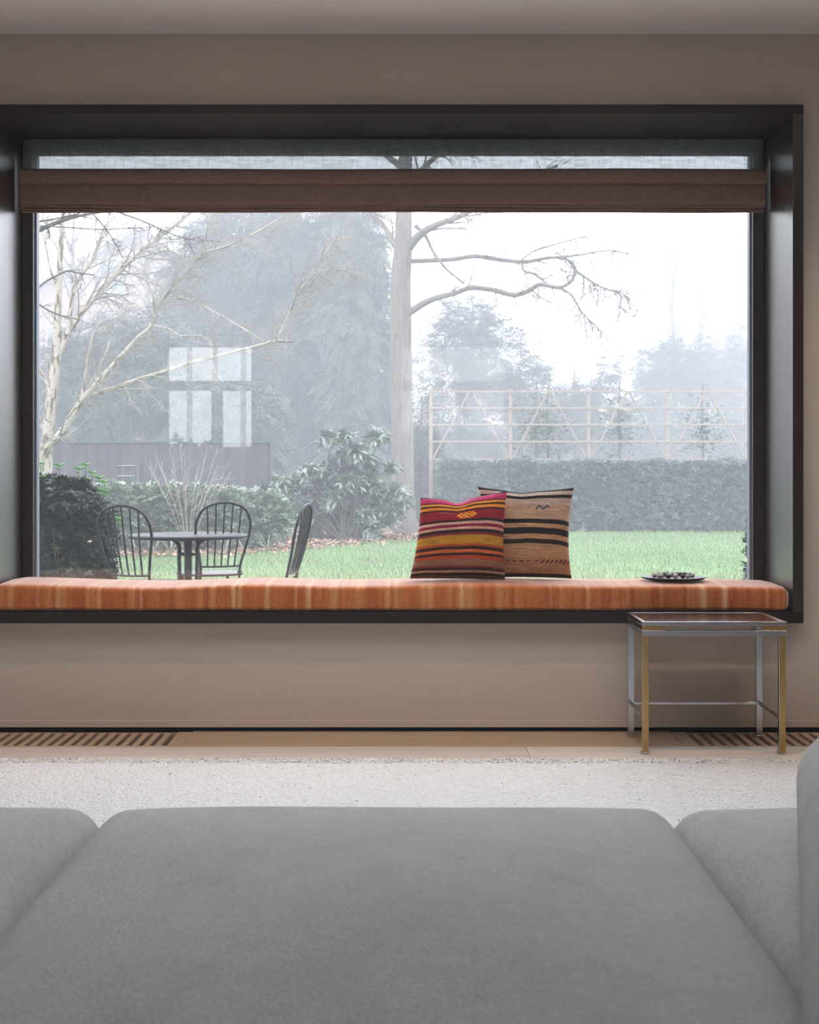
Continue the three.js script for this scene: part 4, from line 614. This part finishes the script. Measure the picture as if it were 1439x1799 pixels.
// tall trees beyond
function crown(name, label, px, D, blobs, geo, mat, n, seed, o = {}) {  // blobs: [px, py, half width px, half height px]
  const t = thing(name, label, 'tree', [X(px, D), GY, -D]);
  const bl = blobs.map(([x, y, w, h], i) => { const p = at(x, y, D).sub(t.position); return [p.x, p.y, ((i * 37) % 5 - 2) * 0.12, w / F * D, h / F * D, Math.min(w, h) / F * D * 0.9 + 0.2]; });
  foliage(t, geo, mat, n, bl, seed, { minY: 0.05, ...o });
  const top = Math.max(...bl.map((b) => b[1] + b[4] * 0.6)), r = rng(seed + 7), l = [];
  const tp = [V(0, -0.04, 0), V(0.05, top * 0.35, 0), V(-0.04, top * 0.7, 0), V(0, top, 0)]; part('trunk', tube(tp, [0.13, 0.1, 0.06, 0.02], 10), M.bark, t);
  for (const b of bl) for (let k = 0; k < 3; k++) { const y0 = Math.min(top * 0.9, b[1] * (0.5 + 0.3 * r())); l.push(tube([V(0, y0, 0), V(b[0] * 0.5, lerp(y0, b[1], 0.6), b[2] * 0.5), V(b[0] + (r() - 0.5) * b[3], b[1] + (r() - 0.5) * b[4], b[2])], [0.035, 0.02, 0.006], 5)); }
  part('branch', l, M.bark, t); return t;
}
const conif = leafMat(lin(0.050, 0.066, 0.058), 0.7), conif2 = leafMat(lin(0.085, 0.11, 0.09), 0.7), leafy = leafMat(lin(0.065, 0.095, 0.065), 0.6), pinky = leafMat(lin(0.17, 0.13, 0.11), 0.7);
crown('conifer', 'tall dark conifer filling the view between birch and middle trunk, left one', 395, 47, [[395, 700, 110, 150], [390, 560, 110, 140], [405, 460, 95, 100], [425, 400, 60, 70]], GEO.feather, conif, 6000, 201, { shell: 0.3, droop: 0.5, smin: 1.2, smax: 2.4 });
crown('conifer', 'tall dark conifer directly behind the rhododendron', 530, 45, [[530, 740, 120, 150], [535, 600, 115, 140], [540, 470, 105, 110], [545, 400, 75, 80]], GEO.feather, conif, 6400, 202, { shell: 0.3, droop: 0.5, smin: 1.2, smax: 2.4 });
crown('conifer', 'tall dark conifer close to the left side of the middle trunk', 635, 42, [[640, 800, 70, 110], [640, 680, 62, 130], [632, 560, 58, 120], [628, 460, 48, 80], [618, 390, 38, 60], [605, 350, 24, 45]], GEO.feather, conif2, 4800, 203, { shell: 0.3, droop: 0.5, smin: 1, smax: 2.1 });
crown('bamboo', 'soft bamboo thicket rising behind the fence beside the birch', 190, 35, [[110, 700, 70, 110], [190, 680, 80, 120], [270, 670, 70, 130], [150, 620, 60, 60], [230, 600, 60, 60]], GEO.bamboo, conif2, 5200, 204, { shell: 0.2, droop: 0.4, smin: 0.9, smax: 1.7 });
crown('bamboo', 'soft bamboo thicket behind the right end of the fence', 330, 34, [[330, 720, 70, 90], [390, 740, 70, 90], [450, 760, 60, 90]], GEO.bamboo, conif2, 3200, 205, { shell: 0.2, droop: 0.4, smin: 0.9, smax: 1.7 });
crown('leafy_tree', 'round leafy tree behind the left bays of the trellis', 830, 50, [[820, 600, 80, 80], [780, 660, 60, 90], [880, 640, 80, 80], [930, 690, 60, 60], [800, 740, 70, 80], [880, 750, 80, 70], [820, 560, 45, 40]], GEO.bamboo, leafy, 7600, 206, { shell: 0.2, smin: 1.1, smax: 2.0 });
crown('leafy_tree', 'low thin leafy tree behind the second and third trellis bays', 1010, 54, [[960, 740, 50, 60], [1010, 730, 50, 50], [1060, 745, 50, 60], [1030, 690, 30, 30], [1072, 650, 18, 34]], GEO.bamboo, leafy, 4600, 207, { shell: 0.1, smin: 1.1, smax: 1.9 });
crown('thicket', 'low dark thicket between the thick trunk and the hedge end', 742, 30, [[735, 800, 26, 60], [752, 850, 26, 80], [740, 740, 22, 50], [728, 880, 20, 60]], GEO.bamboo, conif2, 1700, 215, { shell: 0.1, smin: 0.8, smax: 1.4 });
crown('thicket', 'hazy low thicket closing the view under the trellis trees', 1020, 62, [[800, 790, 90, 45], [930, 785, 90, 45], [1060, 785, 90, 45], [1190, 785, 90, 45], [1310, 780, 90, 50]], GEO.bamboo, leafy, 6500, 216, { shell: 0.1, smin: 1.5, smax: 2.7 });
crown('leafy_tree', 'hazy leafy tree behind the fourth trellis post', 1160, 66, [[1130, 740, 50, 70], [1180, 700, 60, 90], [1200, 640, 50, 50], [1150, 640, 35, 40]], GEO.bamboo, leafy, 4600, 208, { shell: 0.2, smin: 1.4, smax: 2.6 });
crown('leafy_tree', 'broad hazy tree at the right edge of the view', 1290, 72, [[1260, 720, 60, 90], [1320, 700, 70, 110], [1270, 640, 50, 60], [1320, 600, 40, 50], [1240, 670, 40, 50]], GEO.bamboo, pinky, 5600, 209, { shell: 0.2, smin: 1.5, smax: 2.8 });
{ // two faint upright bare trees far right, a bare thicket far left
  const up = (label, px, D, topY, n, seed, spread) => { const t = thing('tree', label, 'tree', [X(px, D), GY, -D]), r = rng(seed), H = EYE - (topY - CY) / F * D - GY, l = []; const tp = [V(0, -0.05, 0), V(0.1, H * 0.4, 0), V(-0.05, H * 0.75, 0), V(0.05, H, 0)], tr = [0.2, 0.14, 0.08, 0.02]; part('trunk', tube(tp, tr, 8), M.bark, t);
    for (let k = 0; k < n; k++) { const y = H * (0.25 + 0.6 * k / n), a = r() * 6.28, s = spread * (1.1 - 0.6 * k / n), pts = [V(0, y, 0), V(Math.cos(a) * s * 0.5, y + H * 0.10, Math.sin(a) * s * 0.5), V(Math.cos(a) * s, y + H * 0.27, Math.sin(a) * s)], rad = [0.06, 0.035, 0.012]; l.push(tube(pts, rad, 5)); twigs(l, pts, rad, r, { n: 7, len: H * 0.13, up: 0.6, r0: 0.5, depth: 2 }); } part('branch', l, M.bark, t); };
  up('faint upright bare tree, the taller of two in the mist on the right', 1183, 74, 400, 18, 221, 0.9); up('faint upright bare tree, the lower of two in the mist on the right', 1232, 78, 480, 16, 222, 1.0);
  up('misty bare tree behind the birch stems, nearer the window edge', 130, 52, 330, 20, 223, 2.6); up('misty bare tree between the birch and the dark conifers', 262, 58, 360, 20, 224, 2.6);
  const D = 66, h = thing('house', 'pale pink gabled house almost lost in the mist behind the birch', 'house', [X(215, D), GY, -D]), w = std({ color: lin(0.40, 0.26, 0.235), roughness: 0.9 });
  const sh = new THREE.Shape(); [[-6.5, 0], [6.5, 0], [6.5, 6.5], [0.7, 11], [-6.5, 6.8]].forEach(([a, b], i) => i ? sh.lineTo(a, b) : sh.moveTo(a, b)); part('wall', new THREE.ExtrudeGeometry(sh, { depth: 6, bevelEnabled: false }).translate(0, 0, -6), w, h);
  const rf = std({ color: lin(0.30, 0.22, 0.2), roughness: 0.9 }); const slope = (x0, y0, x1, y1) => { const s = new THREE.Shape(); [[x0, y0], [x1, y1], [x1, y1 + 0.25], [x0, y0 + 0.25]].forEach(([a, b], i) => i ? s.lineTo(a, b) : s.moveTo(a, b)); return new THREE.ExtrudeGeometry(s, { depth: 6.6, bevelEnabled: false }).translate(0, 0, -6.3); }; part('roof', [slope(0.7, 11, 6.9, 6.2), slope(-6.9, 6.6, 0.7, 11)], rf, h);
  for (const [a, b] of [[-2.6, 5.6], [1.2, 5.6], [-0.4, 8.4]]) { const wi = part('window', box(a - 0.6, a + 0.6, b, b + 1.5, -0.03, 0.05), std({ color: lin(0.8, 0.78, 0.76), roughness: 0.6 }), h, 'white framed window'); part('pane', box(a - 0.5, a + 0.5, b + 0.1, b + 1.4, 0.05, 0.06), std({ color: lin(0.2, 0.23, 0.26), roughness: 0.1 }), wi); }
  h.scale.setScalar(1.16);
  const bh = thing('hedge', 'hedge outside the back windows, seen only mirrored in the pane', 'hedge', [0, GY, RB + 5]); part('hedge_body', box(-8, 8, 0, 1.45, -0.4, 0.4, 0.1), std({ color: lin(0.05, 0.06, 0.05), roughness: 1 }), bh); foliage(bh, GEO.broad, leafy, 2500, [[-5, 0.9, -0.2, 3.2, 0.75, 0.35], [0, 0.9, -0.2, 3.2, 0.75, 0.35], [5, 0.9, -0.2, 3.2, 0.75, 0.35]], 231, { shell: 0.7 });
}

renderer.render(scene, camera);
